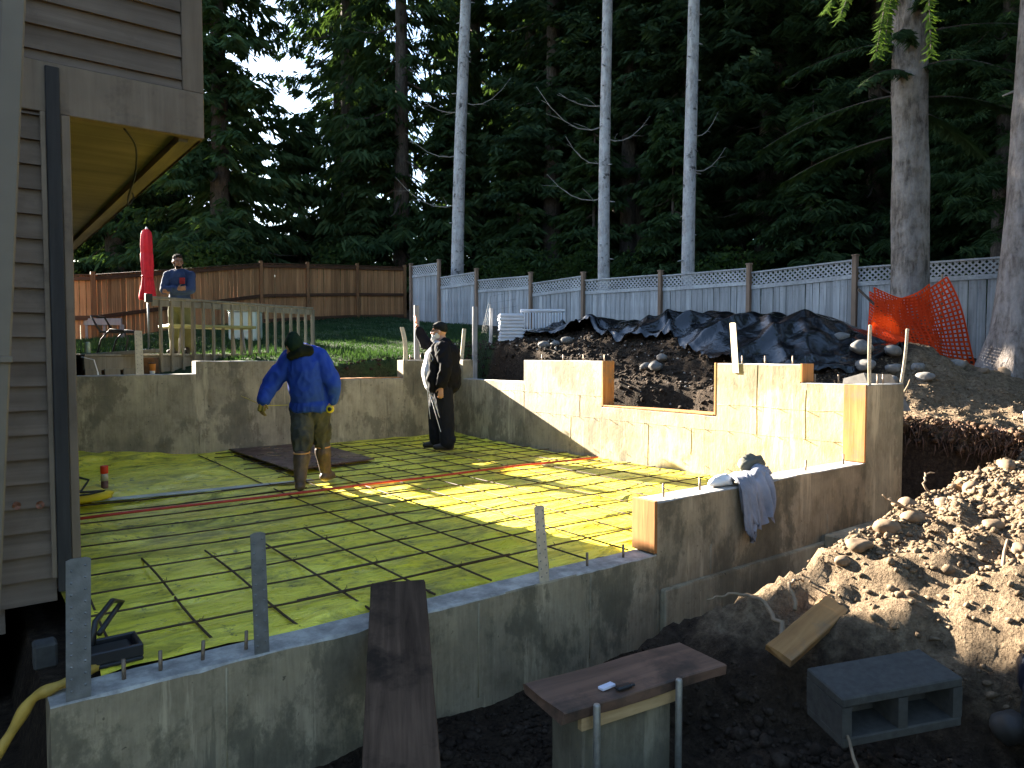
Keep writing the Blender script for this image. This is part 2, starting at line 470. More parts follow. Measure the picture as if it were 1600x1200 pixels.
# ------------------------------------------------------------------ the foundation
fo = empty("concrete_foundation", (FX0, FY0, 0), "new poured concrete foundation with stepped walls around the yellow floor", "foundation")
def wall_part(name, lo, hi, mat='concrete', label=None, bev=0.006):
    # cast wall: swept along its length, arrises chipped and a little wavy
    ax_ = 0 if hi[0] - lo[0] >= hi[1] - lo[1] else 1; q = 1 - ax_; L = hi[ax_] - lo[ax_]; n = max(3, int(L / .06))
    b = MB(); v = []
    for i in range(n + 1):
        t = lo[ax_] + L * i / n
        e1 = .006 + .009 * max(0, float(vnoise(t * 6.1, hi[2] * 9 + q, 5))) + .012 * max(0, float(vnoise(t * 19, hi[2] * 7, 8)) - .45)
        e2 = .006 + .009 * max(0, float(vnoise(t * 5.3, hi[2] * 5 + 4 + q, 6)))
        wz = .004 * float(vnoise(t * 3.1, hi[2] * 3, 9)) if 0 < i < n else 0
        sec = [(lo[q], lo[2]), (hi[q], lo[2]), (hi[q], hi[2] - e2), (hi[q] - e2, hi[2] + wz), (lo[q] + e1, hi[2] + wz), (lo[q], hi[2] - e1)]
        for a, z in sec: v.append((t, a, z) if ax_ == 0 else (a, t, z))
    f = [(i*6+j, i*6+(j+1)%6, (i+1)*6+(j+1)%6, (i+1)*6+j) for i in range(n) for j in range(6)] + [tuple(range(5, -1, -1)), tuple(n*6+j for j in range(6))]
    if ax_ == 0: f = [tuple(reversed(t)) for t in f]
    b.add(v, f)
    o = b.build(name, M[mat], fo)
    bm_ = bmesh.new(); bm_.from_mesh(o.data); bmesh.ops.recalc_face_normals(bm_, faces=bm_.faces); bm_.to_mesh(o.data); bm_.free()
    # the weathered top face has its own look
    o.data.materials.append(M['conctop'])
    for p in o.data.polygons:
        if p.normal.z > 0.6: p.material_index = 1
    if label: o["label"] = label
    return o
ZB = -0.95
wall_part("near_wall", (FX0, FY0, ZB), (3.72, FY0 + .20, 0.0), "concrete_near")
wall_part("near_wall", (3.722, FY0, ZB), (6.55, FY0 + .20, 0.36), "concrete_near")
wall_part("near_wall", (6.552, FY0, ZB), (7.27, FY0 + .20, 1.07))
XR0, XR1 = 6.65, 6.85
wall_part("side_wall", (XR0, 3.442, ZB), (XR1, 3.958, 1.07))
wall_part("side_wall", (XR0, 3.96, ZB), (XR1, 4.958, 1.25))
wall_part("side_wall", (XR0, 4.96, ZB), (XR1, 6.748, 0.67))
wall_part("side_wall", (XR0, 6.75, ZB), (XR1, 8.378, 1.26))
wall_part("side_wall", (XR0, 8.38, ZB), (XR1, 10.0, 0.94))
wall_part("side_wall", (XR0, 10.002, ZB), (XR1, 10.45, 1.25))
wall_part("rear_wall", (-3.5, 10.25, ZB), (2.53, 10.45, 1.085))
wall_part("rear_wall", (2.532, 10.25, ZB), (4.45, 10.45, 1.255))
wall_part("rear_wall", (4.452, 10.25, ZB), (5.67, 10.45, 0.965))
wall_part("rear_wall", (5.672, 10.25, ZB), (6.648, 10.45, 1.25))
b = MB()
b.box((3.75, FY0 - .055, ZB), (6.5, FY0 - .002, -0.24), None, .008)
b.box((FX0, FY0 - .12, ZB), (3.745, FY0 - .002, -0.66), None, .01)
b.build("footing", M['concrete'], fo)
b = MB().box((5.75, 2.72, -0.42), (6.9, FY0 - .06, -0.16), None, .01).build("footing", M['concrete'], fo)
# wooden bulkhead boards left on the stepped ends
def form(lo, hi): return MB().box(lo, hi, None, .003).build("form_board", M['form_wood'], fo)
form((3.692, FY0 - .004, 0.01), (3.72, FY0 + .204, 0.365))
form((6.522, FY0 - .004, 0.365), (6.55, FY0 + .204, 1.075))
form((XR0 - .004, 6.722, 0.675), (XR1 + .004, 6.748, 1.262))
form((XR0 - .004, 3.932, 1.073), (XR1 + .004, 3.958, 1.256))
form((XR0 - .004, 4.962, 0.675), (XR1 + .004, 4.985, 1.255))
form((XR0 - .004, 4.99, 0.672), (XR1 + .004, 6.718, 0.690))
form((4.47, 10.252, 0.967), (5.66, 10.448, 0.980))
# seams left by the form panels and the snapped wire ties
b = MB()
def ridge_y(x, y0, y1, z, s=-1):
    n = max(4, int(abs(y1 - y0) / 0.12)); pts = []
    for i in range(n + 1):
        y = y0 + (y1 - y0) * i / n
        pts.append((x + s * 0.001, y, z + 0.008 * vnoise(y * 5, z * 9, 3)))
    b.tube(pts, [0.001 + 0.0032 * random.random() ** 2 for _ in pts], 5)
def ridge_x(y, x0, x1, z):
    n = max(4, int(abs(x1 - x0) / 0.12)); pts = []
    for i in range(n + 1):
        x = x0 + (x1 - x0) * i / n
        pts.append((x, y - 0.001, z + 0.008 * vnoise(x * 5, z * 9, 4)))
    b.tube(pts, [0.001 + 0.0032 * random.random() ** 2 for _ in pts], 5)
for z in (0.80, 0.51): ridge_y(XR0, 6.76 if z > .67 else 3.5, 10.2, z)
ridge_y(XR0, 3.5, 4.94, 0.80)
for y, z0, z1 in ((7.17, .51, .80), (5.95, 0, .50), (5.3, 0.2, .5), (4.45, .5, 1.24), (3.9, .5, 1.0), (8.38, 0, .9), (7.35, -.1, .5), (9.3, -.1, .5)):
    b.tube([(XR0 - .001, y + 0.004 * math.sin(z0 * 9 + k), z0 + (z1 - z0) * k / 6) for k in range(7)], 0.0022, 5)
for z in (0.83, 0.555): ridge_x(10.25, -1, 6.6, z)
for x, z0, z1 in ((2.56, .0, 1.08), (3.28, .55, .83), (4.73, .0, .9), (1.9, 0, .55), (5.67, -.1, 1.2), (4.2, -.1, .55)):
    b.tube([(x + 0.004 * math.sin(k), 10.249, z0 + (z1 - z0) * k / 6) for k in range(7)], 0.0022, 5)
ridge_x(FY0 - .052, 3.8, 6.4, -0.238)
for x in (4.3, 5.9, 0.9, 2.25, 3.1): b.tube([(x, FY0 - .001, -.55), (x + .004, FY0 - .001, -.02)], 0.004, 5)
for z in (0.80, 0.51, 0.10):
    for y in np.arange(3.6, 10.1, 0.30):
        if z > .67 and 4.96 < y < 6.75: continue
        L = 0.012 + 0.022 * random.random()
        b.beam((XR0 + .01, y, z), (XR0 - L, y + .004, z - .004), .008, .004)
for x in np.arange(0.6, 6.5, 0.45): b.beam((x, 10.26, 0.83), (x, 10.235, 0.826), .008, .004)
tag(b.build("form_seam", M['concrete'], fo), kind="stuff")
# anchor bolts
def bolt(x, y, z, h=0.10, lean=0.0):
    q = MB(); q.tube([(x, y, z - .03), (x + lean, y, z + h)], 0.0085, 8)
    return q.build("anchor_bolt", M['bolt'], fo)
for x in (0.52, 0.66, 0.83, 1.02, 2.84, 3.17, 3.50): bolt(x, 3.34, 0, .085, random.uniform(-.006, .006))
for x in (3.90, 4.30, 5.16, 5.72, 6.35): bolt(x, 3.34, .36, .09, random.uniform(-.006, .006))
for y, z in ((8.08, 1.26), (7.62, 1.26), (7.20, 1.26), (6.80, 1.26), (4.70, 1.25), (4.42, 1.25), (4.10, 1.25), (3.86, 1.07), (3.62, 1.07)):
    bolt(6.75, y, z, .085, random.uniform(-.004, .004))
for x in (6.95, 7.06): bolt(x, 3.34, 1.07, .09)
for x in (5.85, 6.05): bolt(x, 10.35, 1.25, .09)
# perforated hold-down straps cast into the walls
def strap(x, y, z0, z1, w, ang, lean=0.0, bend=0.0, mat='steel', dots=True, lbl=None):
    q = MB(); n = 10; L = z1 - z0; ca, sa = math.cos(ang), math.sin(ang); th = 0.0035
    def pt(s, k, o): 
        z = z0 + L * k; off = lean * k + bend * math.sin(k * math.pi)
        return Vector((x + ca * s - sa * o + ca * off, y + sa * s + ca * o + sa * off, z))
    prof = [0.0] + [i / n for i in range(1, n)] + [1 - 0.012, 1.0]
    v = []; f = []
    for k in prof:
        hw = w / 2 if k < 0.995 else w / 2 - 0.018
        v += [pt(-hw, k, -th), pt(hw, k, -th), pt(hw, k, th), pt(-hw, k, th)]
    m = len(prof)
    for i in range(m - 1):
        for j in range(4): f.append((i*4+j, i*4+(j+1)%4, (i+1)*4+(j+1)%4, (i+1)*4+j))
    f += [(3,2,1,0), tuple((m-1)*4+j for j in range(4))]
    q.add(v, f)
    o = q.build("hold_down_strap", M[mat], fo)
    if lbl: o["label"] = lbl
    if dots:
        h = MB(); rows = int(L / 0.045)
        for i in range(1, rows):
            k = i / rows
            for s in (-w * .28, w * .28):
                kk = k + (0.35 / rows if s > 0 else 0)
                for side in (-1,):
                    c = pt(s, kk, side * (th + .0004))
                    ring = [c + Vector((ca * math.cos(a) * .0055, sa * math.cos(a) * .0055, math.sin(a) * .0055)) for a in [2*math.pi*j/6 for j in range(6)]]
                    tip = pt(s, kk, side * (th + .0045))
                    base = len(h.v)
                    h.add(ring + [tip], [(j, (j+1)%6, 6) for j in range(6)])
        hh = h.build("punched_nib", M['steel'], fo); tag(hh, kind="stuff"); 
        mw = hh.data; off = Vector(fo.location)
        hh.parent = o; o_off = Vector((0, 0, 0))
    return o
strap(0.345, 3.252, -0.01, 0.56, 0.085, 0, 0.012, 0.0, 'steel', True, "bluish steel strap beside the house corner")
strap(1.065, 3.252, -0.01, 0.555, 0.066, 0, -0.012, 0.0, 'steel', True, "dull grey steel strap nearest the leaning plank")
strap(2.74, 3.252, -0.01, 0.465, 0.072, 0, -0.045, 0.0, 'strap_paint', True, "sun-tanned strap in front of the lit floor")
strap(6.642, 4.70, 1.15, 1.69, 0.075, math.pi/2, 0.05, 0.0, 'strap_paint', False)
strap(6.62, 3.252, 1.06, 1.62, 0.055, 0, -0.01, -.012, 'strap_paint', True)
strap(7.235, 3.252, 1.06, 1.60, 0.055, 0, 0.11, 0.02, 'strap_paint', True)
strap(5.72, 10.27, 1.24, 1.78, 0.075, 0, -0.06, 0.03, 'strap_paint', False)
strap(6.80, 10.27, 1.24, 1.78, 0.07, 0, 0.06, 0.0, 'strap_paint', False)
strap(1.86, 10.27, 1.07, 1.65, 0.09, 0, -.01, 0.0, 'strap_paint', True)

# ------------------------------------------------------------------ yellow vapour barrier
sx = np.arange(FX0 + .2, XR0 - .005, 0.04); sy_ = np.arange(3.445, 10.246, 0.04)
PX, PY = np.meshgrid(sx, sy_)
fold = np.abs(fbm(PX * 0.7 + 0.35 * fbm(PX, PY, 0.9, 2, 71), PY * 1.7, 0.9, 4, 70))
PZ = -0.035 + 0.02 * fbm(PX, PY, 0.8, 3, 72) + 0.026 * (1 - np.clip(fold * 2.6, 0, 1)) ** 2
wrk = sstep(3.2, 0.9, PX)
PZ += wrk * 0.045 * (1 - np.clip(np.abs(fbm(PX * 0.5, PY * 2.2, 1.1, 4, 75)) * 2.2, 0, 1)) ** 2
edge_b = sstep(9.75, 10.24, PY); edge_r = sstep(XR0 - .14, XR0, PX); edge_n = sstep(3.52, 3.446, PY)
PZ += edge_b * (0.03 + 0.13 * sstep(2.6, 1.2, PX)) + edge_r * 0.03 + edge_n * 0.012
PZ = np.minimum(PZ, np.where(PX > 2.2, 0.012 + edge_b * .05, 0.02 + edge_b * .2))
npx = len(sx); npy = len(sy_)
vv = np.stack([PX.ravel(), PY.ravel(), PZ.ravel()], 1)
ii = (np.arange(npy - 1)[:, None] * npx + np.arange(npx - 1)[None, :]).ravel()
ps = put("plastic_sheet", mesh("plastic_sheet", vv, np.stack([ii, ii + 1, ii + npx + 1, ii + npx], 1), M['plastic'], True))
tag(ps, "muddy yellow plastic vapour barrier laid over the whole floor under the rebar", "plastic sheet")

# ------------------------------------------------------------------ rebar grid
rb = empty("rebar_grid", (3.6, 6.8, 0), "rusty steel rebar grid tied over the yellow plastic", "rebar")
def bar(p0, p1, z=0.0, r=0.0065):
    p0 = Vector((*p0, z)); p1 = Vector((*p1, z)); n = 9; pts = []
    for i in range(n):
        k = i / (n - 1); p = p0.lerp(p1, k)
        p.z += 0.006 * math.sin(k * 7 + p0.x * 3) ; p.x += 0.006 * math.sin(k * 5 + p0.y); p.y += 0.006 * math.cos(k * 4 + p0.x)
        pts.append(p)
    return MB().tube(pts, r, 6).build("rebar", M['rebar'], rb)
ys = [3.80 + 0.392 * i for i in range(17)]
for i, y in enumerate(ys):
    x0 = 0.50 if y < 7.6 else (2.6 + .12 * (i % 3))
    xm = 2.6 + 0.35 * math.sin(i * 2.3)
    if x0 < 1:
        bar((x0, y), (xm + .3, y + .012), 0.012)
        bar((1.75 - 0.3 * math.cos(i * 1.7), y + .018), (6.58, y - .004), 0.012)
    else: bar((x0, y), (6.58 - .06 * (i % 2), y), 0.012)
xs = [0.545 + 0.392 * i for i in range(16)]
ends = {0: 4.85, 1: 5.28, 2: 5.24, 3: 5.42, 4: 5.42}
for i, x in enumerate(xs):
    y1 = ends.get(i, 10.2)
    bar((x, 3.47), (x + .01 - (0.0 if i > 4 else .01), y1), -0.003)
# ties
b = MB()
for i, x in enumerate(xs):
    for y in ys:
        if y < ends.get(i, 10.2) and (i + int(y * 3)) % 2 == 0:
            a = random.random() * 3
            b.tube([(x - .012, y - .012, .018), (x, y, .026), (x + .014, y + .01, .02), (x + .02 * math.cos(a), y + .02 * math.sin(a), .035)], 0.0022, 4)
tag(b.build("tie_wire", M['rebar'], rb), kind="stuff")

# ------------------------------------------------------------------ loose things on the floor
def lay(name, mat, pts, r, label, cat):
    o = MB().tube(pts, r, 8).build(name, mat, None, pts[0]); return tag(o, label, cat)
rp = [Vector((0.62 + (6.5 - 0.62) * k / 14, 6.68 + 0.02 * math.sin(k * .8) , 0.031 + .004 * math.sin(k * 1.3))) for k in range(15)]
lay("red_pipe", M['red_pipe'], rp, 0.0125, "long thin red plastic pipe lying straight across the rebar", "pipe")
o = MB().beam((0.95, 7.62, -0.004), (3.0, 7.42, 0.0), .115, .012, (0,0,1), .003).build("grey_plank", M['grey_board'], None, (0.9, 7.55, 0))
tag(o, "pale grey plank lying flat on the plastic under the bars", "plank")
def m_ply():
    t = NT('wet_form_plywood')
    c = t.ramp(t.noise(2.2, 6, 0.7), [(0.3, (0.05, 0.022, 0.018)), (0.6, (0.10, 0.048, 0.04)), (0.75, (0.17, 0.13, 0.13))])
    return t.done(c, t.ramp(t.noise(1.6, 5, .7), [(.4, t.g(.22)), (.6, t.g(.55))]), t.bump(t.noise(20, 4), .2, .003), 0, .5)
M['ply'] = m_ply()
def quad_slab(name, mat, pts, th, label, cat):
    v = [Vector(p) for p in pts] + [Vector(p) + Vector((0, 0, th)) for p in pts]
    o = MB().add(v, [(3,2,1,0),(4,5,6,7),(0,1,5,4),(1,2,6,5),(2,3,7,6),(3,0,4,7)]).build(name, mat, None, pts[0])
    return tag(o, label, cat)
quad_slab("plywood_sheet", M['ply'], [(2.98, 7.99, .028), (4.13, 8.22, .028), (4.15, 10.22, .034), (2.93, 10.2, .034)], .014, "wet dark red form plywood sheet lying on the rebar by the rear wall", "plywood")

# ------------------------------------------------------------------ the house on the left
M['siding'] = m_wood('painted_siding', (0.120, 0.085, 0.062), (0.190, 0.140, 0.106), 0, 0.85, 0.7, 0.12, (0.105, 0.078, 0.059), 0.2)
M['trim'] = m_wood('painted_trim', (0.150, 0.110, 0.080), (0.215, 0.162, 0.120), 2, 0.85, 0.7, 0.08, (0.10, 0.075, 0.058), 0.2)
M['trim_dark'] = m_wood('bare_dark_post', (0.022, 0.020, 0.020), (0.050, 0.045, 0.044), 2, 0.8, 0.7, 0.06)
M['soffit'] = m_wood('ply_soffit', (0.13, 0.110, 0.068), (0.22, 0.185, 0.118), 0, 0.75, 0.35, 0.05)
M['soffit_beam'] = m_wood('soffit_beam', (0.12, 0.10, 0.065), (0.21, 0.175, 0.115), 1, 0.75, 0.6, 0.1)
M['found_dark'] = m_plain('dark_blue_damp_proofing', (0.022, 0.028, 0.042), 0.7, 0, .3, .4, 3)
M['roof'] = m_plain('roof_shingle', (0.06, 0.055, 0.05), 0.9, 0, .2, .4, 5)
HY, HX, OX, HYE = 4.78, 0.46, 1.25, 12.4          # front face, side face, overhang side, back end
house = empty("house", (HX, HY, 0), "grey brown house clad in lap siding with an overhanging upper floor", "house")
b = MB(); b.box((-7, HY + .03, 0.02), (HX - .02, HYE, 2.70)); b.box((-7, HY + .03, 2.80), (OX - .02, HYE, 5.6))
b.build("wall", M['siding'], house)
MB().box((-5, HYE + .02, 0.02), (1.12, HYE + 3.6, 3.7)).build("unseen_shade_block", M['siding'], house)  # unseen block added behind the house to shade the left of the floor
MB().box((-6, HYE + .02, 3.72), (OX - .02, HYE + 1.7, 5.55)).build("unseen_shade_block", M['siding'], house)  # unseen upper block added to shade the right foreground
MB().box((-7, HY + .06, -1.0), (0.13, HYE, 0.0)).build("foundation_wall", M['found_dark'], house)
# siding boards: one mesh for the long lower course, shared
def lap(x0, x1, z, h=.137, y=HY, name="siding_board"):
    b = MB()
    v = [(x0, y - .030, z), (x1, y - .030, z), (x1, y - .006, z + h), (x0, y - .006, z + h),
         (x0, y + .028, z), (x1, y + .028, z), (x1, y + .028, z + h), (x0, y + .028, z + h)]
    b.add(v, [(0,1,2,3),(5,4,7,6),(4,5,1,0),(3,2,6,7),(4,0,3,7),(1,5,6,2)])
    return b.build(name, M['siding'], house)
lap(-5.5, 0.172, -.165); z = -0.031; k = 0
while z < 2.60:
    x1 = HX - 0.045
    lap(-5.5, x1 + .0, z); z += 0.1345; k += 1
lap(-5.5, HX - .045, z, 2.68 - z)
MB().box((-5.5, HY - .034, 2.682), (OX - .002, HY + .03, 2.955), None, .004).build("band_board", M['trim'], house)
z = 2.957; lap(-5.5, 1.125, z, .06); z += .057
while z < 5.3: lap(-5.5, 1.125, z); z += .1345
MB().box((1.128, HY - .030, 2.957), (OX, HY + .03, 5.5), None, .004).build("corner_board", M['trim'], house)
MB().box((HX - .040, HY - .056, 0.02), (HX + .028, HY - .035, 2.93), None, .004).build("corner_post", M['trim_dark'], house)
MB().box((HX + .030, HY - .040, 0.02), (HX + .075, HY + .10, 2.679), None, .004).build("corner_board", M['trim'], house)
MB().box((HX - .068, HY - .046, 0.10), (HX - .042, HY - .0345, 2.679), None, .003).build("corner_board", M['trim'], house)
MB().box((HX + .03, HY + .03, 2.70), (OX - .14, HYE, 2.72)).build("soffit", M['soffit'], house)
MB().box((OX - .135, HY + .03, 2.66), (OX - .085, HYE, 2.72)).build("soffit_beam", M['soffit_beam'], house)
MB().box((OX - .075, HY + .03, 2.685), (OX - .004, HYE, 2.72)).build("soffit_beam", M['soffit_beam'], house)
MB().box((OX - .02, HY + .031, 2.685), (OX, HYE, 5.6)).build("side_cladding", M['siding'], house)
b = MB(); rx0, rx1, rz = -7.4, OX + .35, 5.55; rm = (rx0 + rx1) / 2
b.add([(rx0, HY - .4, rz), (rm, HY - .4, rz + 2.0), (rx1, HY - .4, rz), (rx0, HYE + .3, rz), (rm, HYE + .3, rz + 2.0), (rx1, HYE + .3, rz)],
      [(0,1,4,3),(1,2,5,4),(0,2,1),(3,4,5),(0,3,5,2)])
b.build("roof", M['roof'], house)
# the cable hanging from the soffit
M['cable'] = m_plain('black_cable', (0.018, 0.018, 0.018), 0.5)
c = [(0.82, 4.84, 2.69), (0.90, 4.95, 2.62), (0.93, 5.15, 2.50), (0.95, 5.5, 2.42), (1.02, 5.9, 2.44), (1.12, 6.3, 2.56), (1.17, 6.6, 2.66)]
c = spline(c, 6); o = MB().tube(c, .006, 6).build("hanging_cable", M['cable'], None, c[0]); tag(o, "thin dark cable sagging below the plywood soffit", "cable")
# leaning downspout in front of the siding
M['gutter'] = m_plain('painted_downspout', (0.165, 0.132, 0.098), 0.6, 0, .3, .12, 3, .1)
ds = empty("downspout", (0.15, 4.30, 0.3), "grey brown square downspout running down at the far left", "downspout")
pts = [Vector((0.315, 4.42, 3.9)), Vector((0.16, 4.33, 1.34))]
q = MB().beam(pts[0], pts[1], .10, .075, (0, 1, 0), .008).build("pipe", M['gutter'], ds)
q = MB().beam(pts[1] + Vector((0.004, 0.003, 0.03)), pts[1] - Vector((.10, 0.0, 1.75)), .095, .070, (0, 1, 0), .008).build("pipe", M['gutter'], ds)
MB().box((0.10, 4.28, 1.315), (0.215, 4.39, 1.345), None, .003).build("bracket", M['gutter'], ds)
# two dead leaves caught on the siding
M['leaf_dead'] = m_plain('dead_leaf', (0.20, 0.085, 0.055), 0.8, 0, .2, .4, 40)
def dead_leaf(x, z, a, label):
    b = MB(); n = 10; v = [(0, 0, 0)]
    for i in range(n):
        t = 2 * math.pi * i / n; r = .026 * (1 + .35 * math.cos(5 * t) * (i % 2 * 2 - 1) * .6)
        v.append((r * math.cos(t + a), -.008 - .008 * math.sin(3 * t), r * 1.1 * math.sin(t + a)))
    v = [(x + p[0], HY - .026 + p[1], z + p[2]) for p in v]
    v2 = [(p[0], p[1] + .0012, p[2]) for p in v]
    b.add(v, [(0, i + 1, (i + 1) % n + 1) for i in range(n)]); b.add(v2, [(0, (i + 1) % n + 1, i + 1) for i in range(n)])
    o = b.build("dead_leaf", M['leaf_dead'], None, (x, HY - .03, z)); tag(o, label, "leaf")
dead_leaf(0.238, .53, .3, "left dead brown leaf stuck under a siding board")
dead_leaf(0.345, .52, 1.4, "right dead brown leaf stuck under a siding board beside the post")

# ------------------------------------------------------------------ deck with railing behind the rear wall
M['deckwood'] = m_wood('weathered_deck_wood', (0.17, 0.155, 0.115), (0.27, 0.25, 0.19), 2, 0.8, 0.8, 0.12, None, .25)
M['deckdark'] = m_wood('brown_deck_wood', (0.08, 0.045, 0.022), (0.16, 0.09, 0.05), 0, 0.8, 0.8, 0.12)
dk = empty("deck", (2.0, 12.0, 0.6), "raised wooden deck behind the rear wall of the foundation", "deck")
DZ = 1.352
R0, R1 = W(-5.72, 11.45), W(-4.10, 14.75)            # the railing line
dv = (R1 - R0).normalized(); nv = Vector((-dv.y, dv.x, 0))  # nv points to the deck side
def dp(s, o, z): return R0 + dv * s + nv * o + Vector((0, 0, z))
L0 = (R1 - R0).length
nb_ = 20
for i in range(nb_):
    o0 = 0.02 + i * .145
    MB().beam(dp(-1.1, o0, DZ - .02), dp(L0 * .62, o0, DZ - .02), .138, .034, (0,0,1), .004).build("deck_board", M['deckwood'], dk)
MB().beam(dp(-1.1, -.01, DZ - .14), dp(L0 * .62, -.01, DZ - .14), .04, .20, (0,0,1)).build("rim_joist", M['deckwood'], dk)
for s in (-1.0, 0.5, 1.8): MB().beam(dp(s, .10, .3), dp(s, .10, DZ - .04), .09, .09, (1,0,0)).build("post", M['deckdark'], dk)
for s in np.arange(-1.1, L0 * .62, .30):
    MB().beam(dp(s, -.035, DZ - .42), dp(s + .25, -.035, DZ - .42), .02, .40, (0,0,1), .004).build("skirt_board", M['deckwood'], dk)
rl = empty("deck_railing", R0 + Vector((0, 0, DZ)), "olive grey wooden railing with many balusters in front of the standing man", "railing")
zt0, zt1 = 2.27, 2.30
MB().beam(dp(-.05, -.03, zt0 - .03), dp(L0, -.03, zt1 - .03), .10, .038, (0,0,1), .005).build("top_rail", M['deckwood'], rl)
MB().beam(dp(-.0, -.055, zt0 - .11), dp(L0, -.055, zt1 - .11), .036, .10, (0,0,1), .005).build("rail", M['deckwood'], rl)
for i in range(18):
    s = 0.12 + (L0 - .16) * (i / 17)
    zb = DZ - .30 if s < L0 * .56 else DZ - .02
    w = .075 if i in (3, 9, 17) else .045
    MB().beam(dp(s, -.095, zb), dp(s, -.095, zt0 + (zt1 - zt0) * s / L0 - .06), w, .04, tuple(dv), .004).build("baluster", M['deckwood'], rl)
MB().beam(dp(L0 * .55, -.06, DZ - .03), dp(L0 + .02, -.06, DZ - .0), .05, .10, (0,0,1), .005).build("bottom_rail", M['deckdark'], rl)
MB().box((-.05, -.05, -.06), (.05, .05, .07), Matrix.Translation(dp(-.06, -.06, zt0 - .05)), .006).build("rail_bracket", M['cable'], rl)
# low railing on the far side of the deck
r2a, r2b = W(-12.6, 17.2), W(-9.15, 17.0)
rl2 = empty("deck_railing", r2a + Vector((0, 0, 1.45)), "low grey railing on the far left side of the deck", "railing")
M['greypaint'] = m_wood('grey_rail_paint', (0.17, 0.165, 0.17), (0.24, 0.235, 0.235), 2, .75, .7, .1)
MB().beam(r2a + Vector((0,0,2.10)), r2b + Vector((0,0,2.10)), .05, .16, (0,0,1), .006).build("top_rail", M['greypaint'], rl2)
for i in range(9):
    p = r2a.lerp(r2b, i / 8)
    MB().beam(p + Vector((0,0,1.3)), p + Vector((0,0,2.03)), .09 if i == 8 else .05, .05, (0,1,0)).build("baluster", M['greypaint'], rl2)
# sloping board with the drink can, dark crate below
sb0, sb1 = W(-6.75, 10.9, 1.30), W(-5.45, 11.15, 1.40)
tag(MB().beam(sb0, sb1, .22, .06, (0,0,1), .006).build("sloping_board", M['deckwood'], None, sb0), "sloping weathered board left of the railing end", "board")
tag(MB().beam(W(-6.9, 11.25, 1.16), W(-5.6, 11.4, 1.17), .20, .25, (0,0,1), .008).build("brown_beam", M['deckdark'], None, W(-6.5, 11.3, 1.0)), "dark brown timber lying on the rear wall under the sloping board", "timber")
can = empty("drink_can", W(-6.42, 10.95, 1.345), "tall pale green drink can standing on the sloping board", "can")
M['can'] = m_plain('pale_green_can', (0.30, 0.38, 0.27), .4, .2, .5, .2, 30); M['canlid'] = m_plain('can_lid', (.35,.36,.36), .35, .8)
c0 = can.location
MB().lathe([(.030, 0), (.036, .008), (.036, .17), (.031, .182)], c0, 14).build("body", M['can'], can)
MB().lathe([(.031, .183), (.031, .188), (.026, .187)], c0, 14).build("lid", M['canlid'], can)
cp = empty("paper_cup", Vector((2.02, 10.34, 1.086)), "orange and white paper cup standing on the rear wall", "cup")
M['cup'] = m_plain('orange_cup', (.62, .22, .04), .6, 0, .3, .2, 20); M['cuplid'] = m_plain('dark_cup_lid', (.03,.025,.02), .5); M['white'] = m_plain('white_paint', (.75,.75,.73), .6, 0,.3,.1)
MB().lathe([(.030, .002), (.034, .045), (.0345, .046)], cp.location, 14).build("cup_base", M['white'], cp)
MB().lathe([(.0346, .046), (.043, .135), (.0435, .137)], cp.location, 14).build("cup_sleeve", M['cup'], cp)
MB().lathe([(.045, .137), (.045, .145), (.040, .152), (.01, .153)], cp.location, 14).build("lid", M['cuplid'], cp)
# patio table, chairs and the pale storage box
M['table'] = m_plain('mossy_table_edge', (.22, .22, .085), .6, 0, .3, .3, 12)
tb = empty("patio_table", W(-5.35, 12.6, DZ), "mossy edged patio table behind the balusters", "table")
tl = W(-5.35, 12.75, 0)
for sx_ in (-1, 1):
    for sy2 in (-1, 1): MB().tube([tl + Vector((sx_*.55, sy2*.3, DZ)), tl + Vector((sx_*.5, sy2*.27, 1.80))], .02, 8).build("leg", M['greypaint'], tb)
MB().box((-.72, -.40, 1.795), (.72, .40, 1.845), Matrix.Translation(tl), .01).build("tabletop", M['table'], tb)
bx = W(-6.1, 16.6, 0)
sbx = empty("storage_box", bx + Vector((0,0,1.4)), "pale green storage cabinet behind the railing", "cabinet")
M['palegreen'] = m_plain('pale_green_plastic', (.36, .44, .38), .5, 0, .4, .1, 3)
Mz = Matrix.Translation(bx) @ Matrix.Rotation(R(YAW), 4, 'Z')
MB().box((-.32, -.2, 1.4), (.32, .2, 2.30), Mz, .02).build("body", M['palegreen'], sbx)
MB().box((-.34, -.22, 2.303), (.34, .22, 2.37), Mz, .015).build("lid", M['palegreen'], sbx)
MB().box((-.004, -.206, 1.45), (.004, -.201, 2.12), Mz).build("door_gap", M['cable'], sbx)
ch = empty("patio_chair", W(-7.2, 13.6, DZ), "curved dark metal patio chair left of the parasol", "chair")
cc = W(-7.35, 13.6, 0); rx = Vector((CY, -SY, 0)); fw = Vector((SY, CY, 0))
def q_(r, d, z): return cc + rx * r + fw * d + Vector((0, 0, z))
for d in (-.25, .25):
    MB().tube([q_(-.3, d, DZ), q_(-.22, d, 1.62), q_(-.05, d, 1.80), q_(.2, d, 1.78), q_(.27, d, 1.62), q_(.22, d, DZ)], .016, 8).build("frame", M['cable'], ch)
MB().box((-.26, -.25, 1.74), (.22, .25, 1.775), Matrix.Translation(cc) @ Matrix.Rotation(R(YAW), 4, 'Z'), .01).build("seat", M['cable'], ch)
MB().tube([q_(-.26, -.22, 1.77), q_(-.42, -.22, 2.05), q_(-.42, .22, 2.05), q_(-.26, .22, 1.77)], .018, 8).build("backrest", M['cable'], ch)
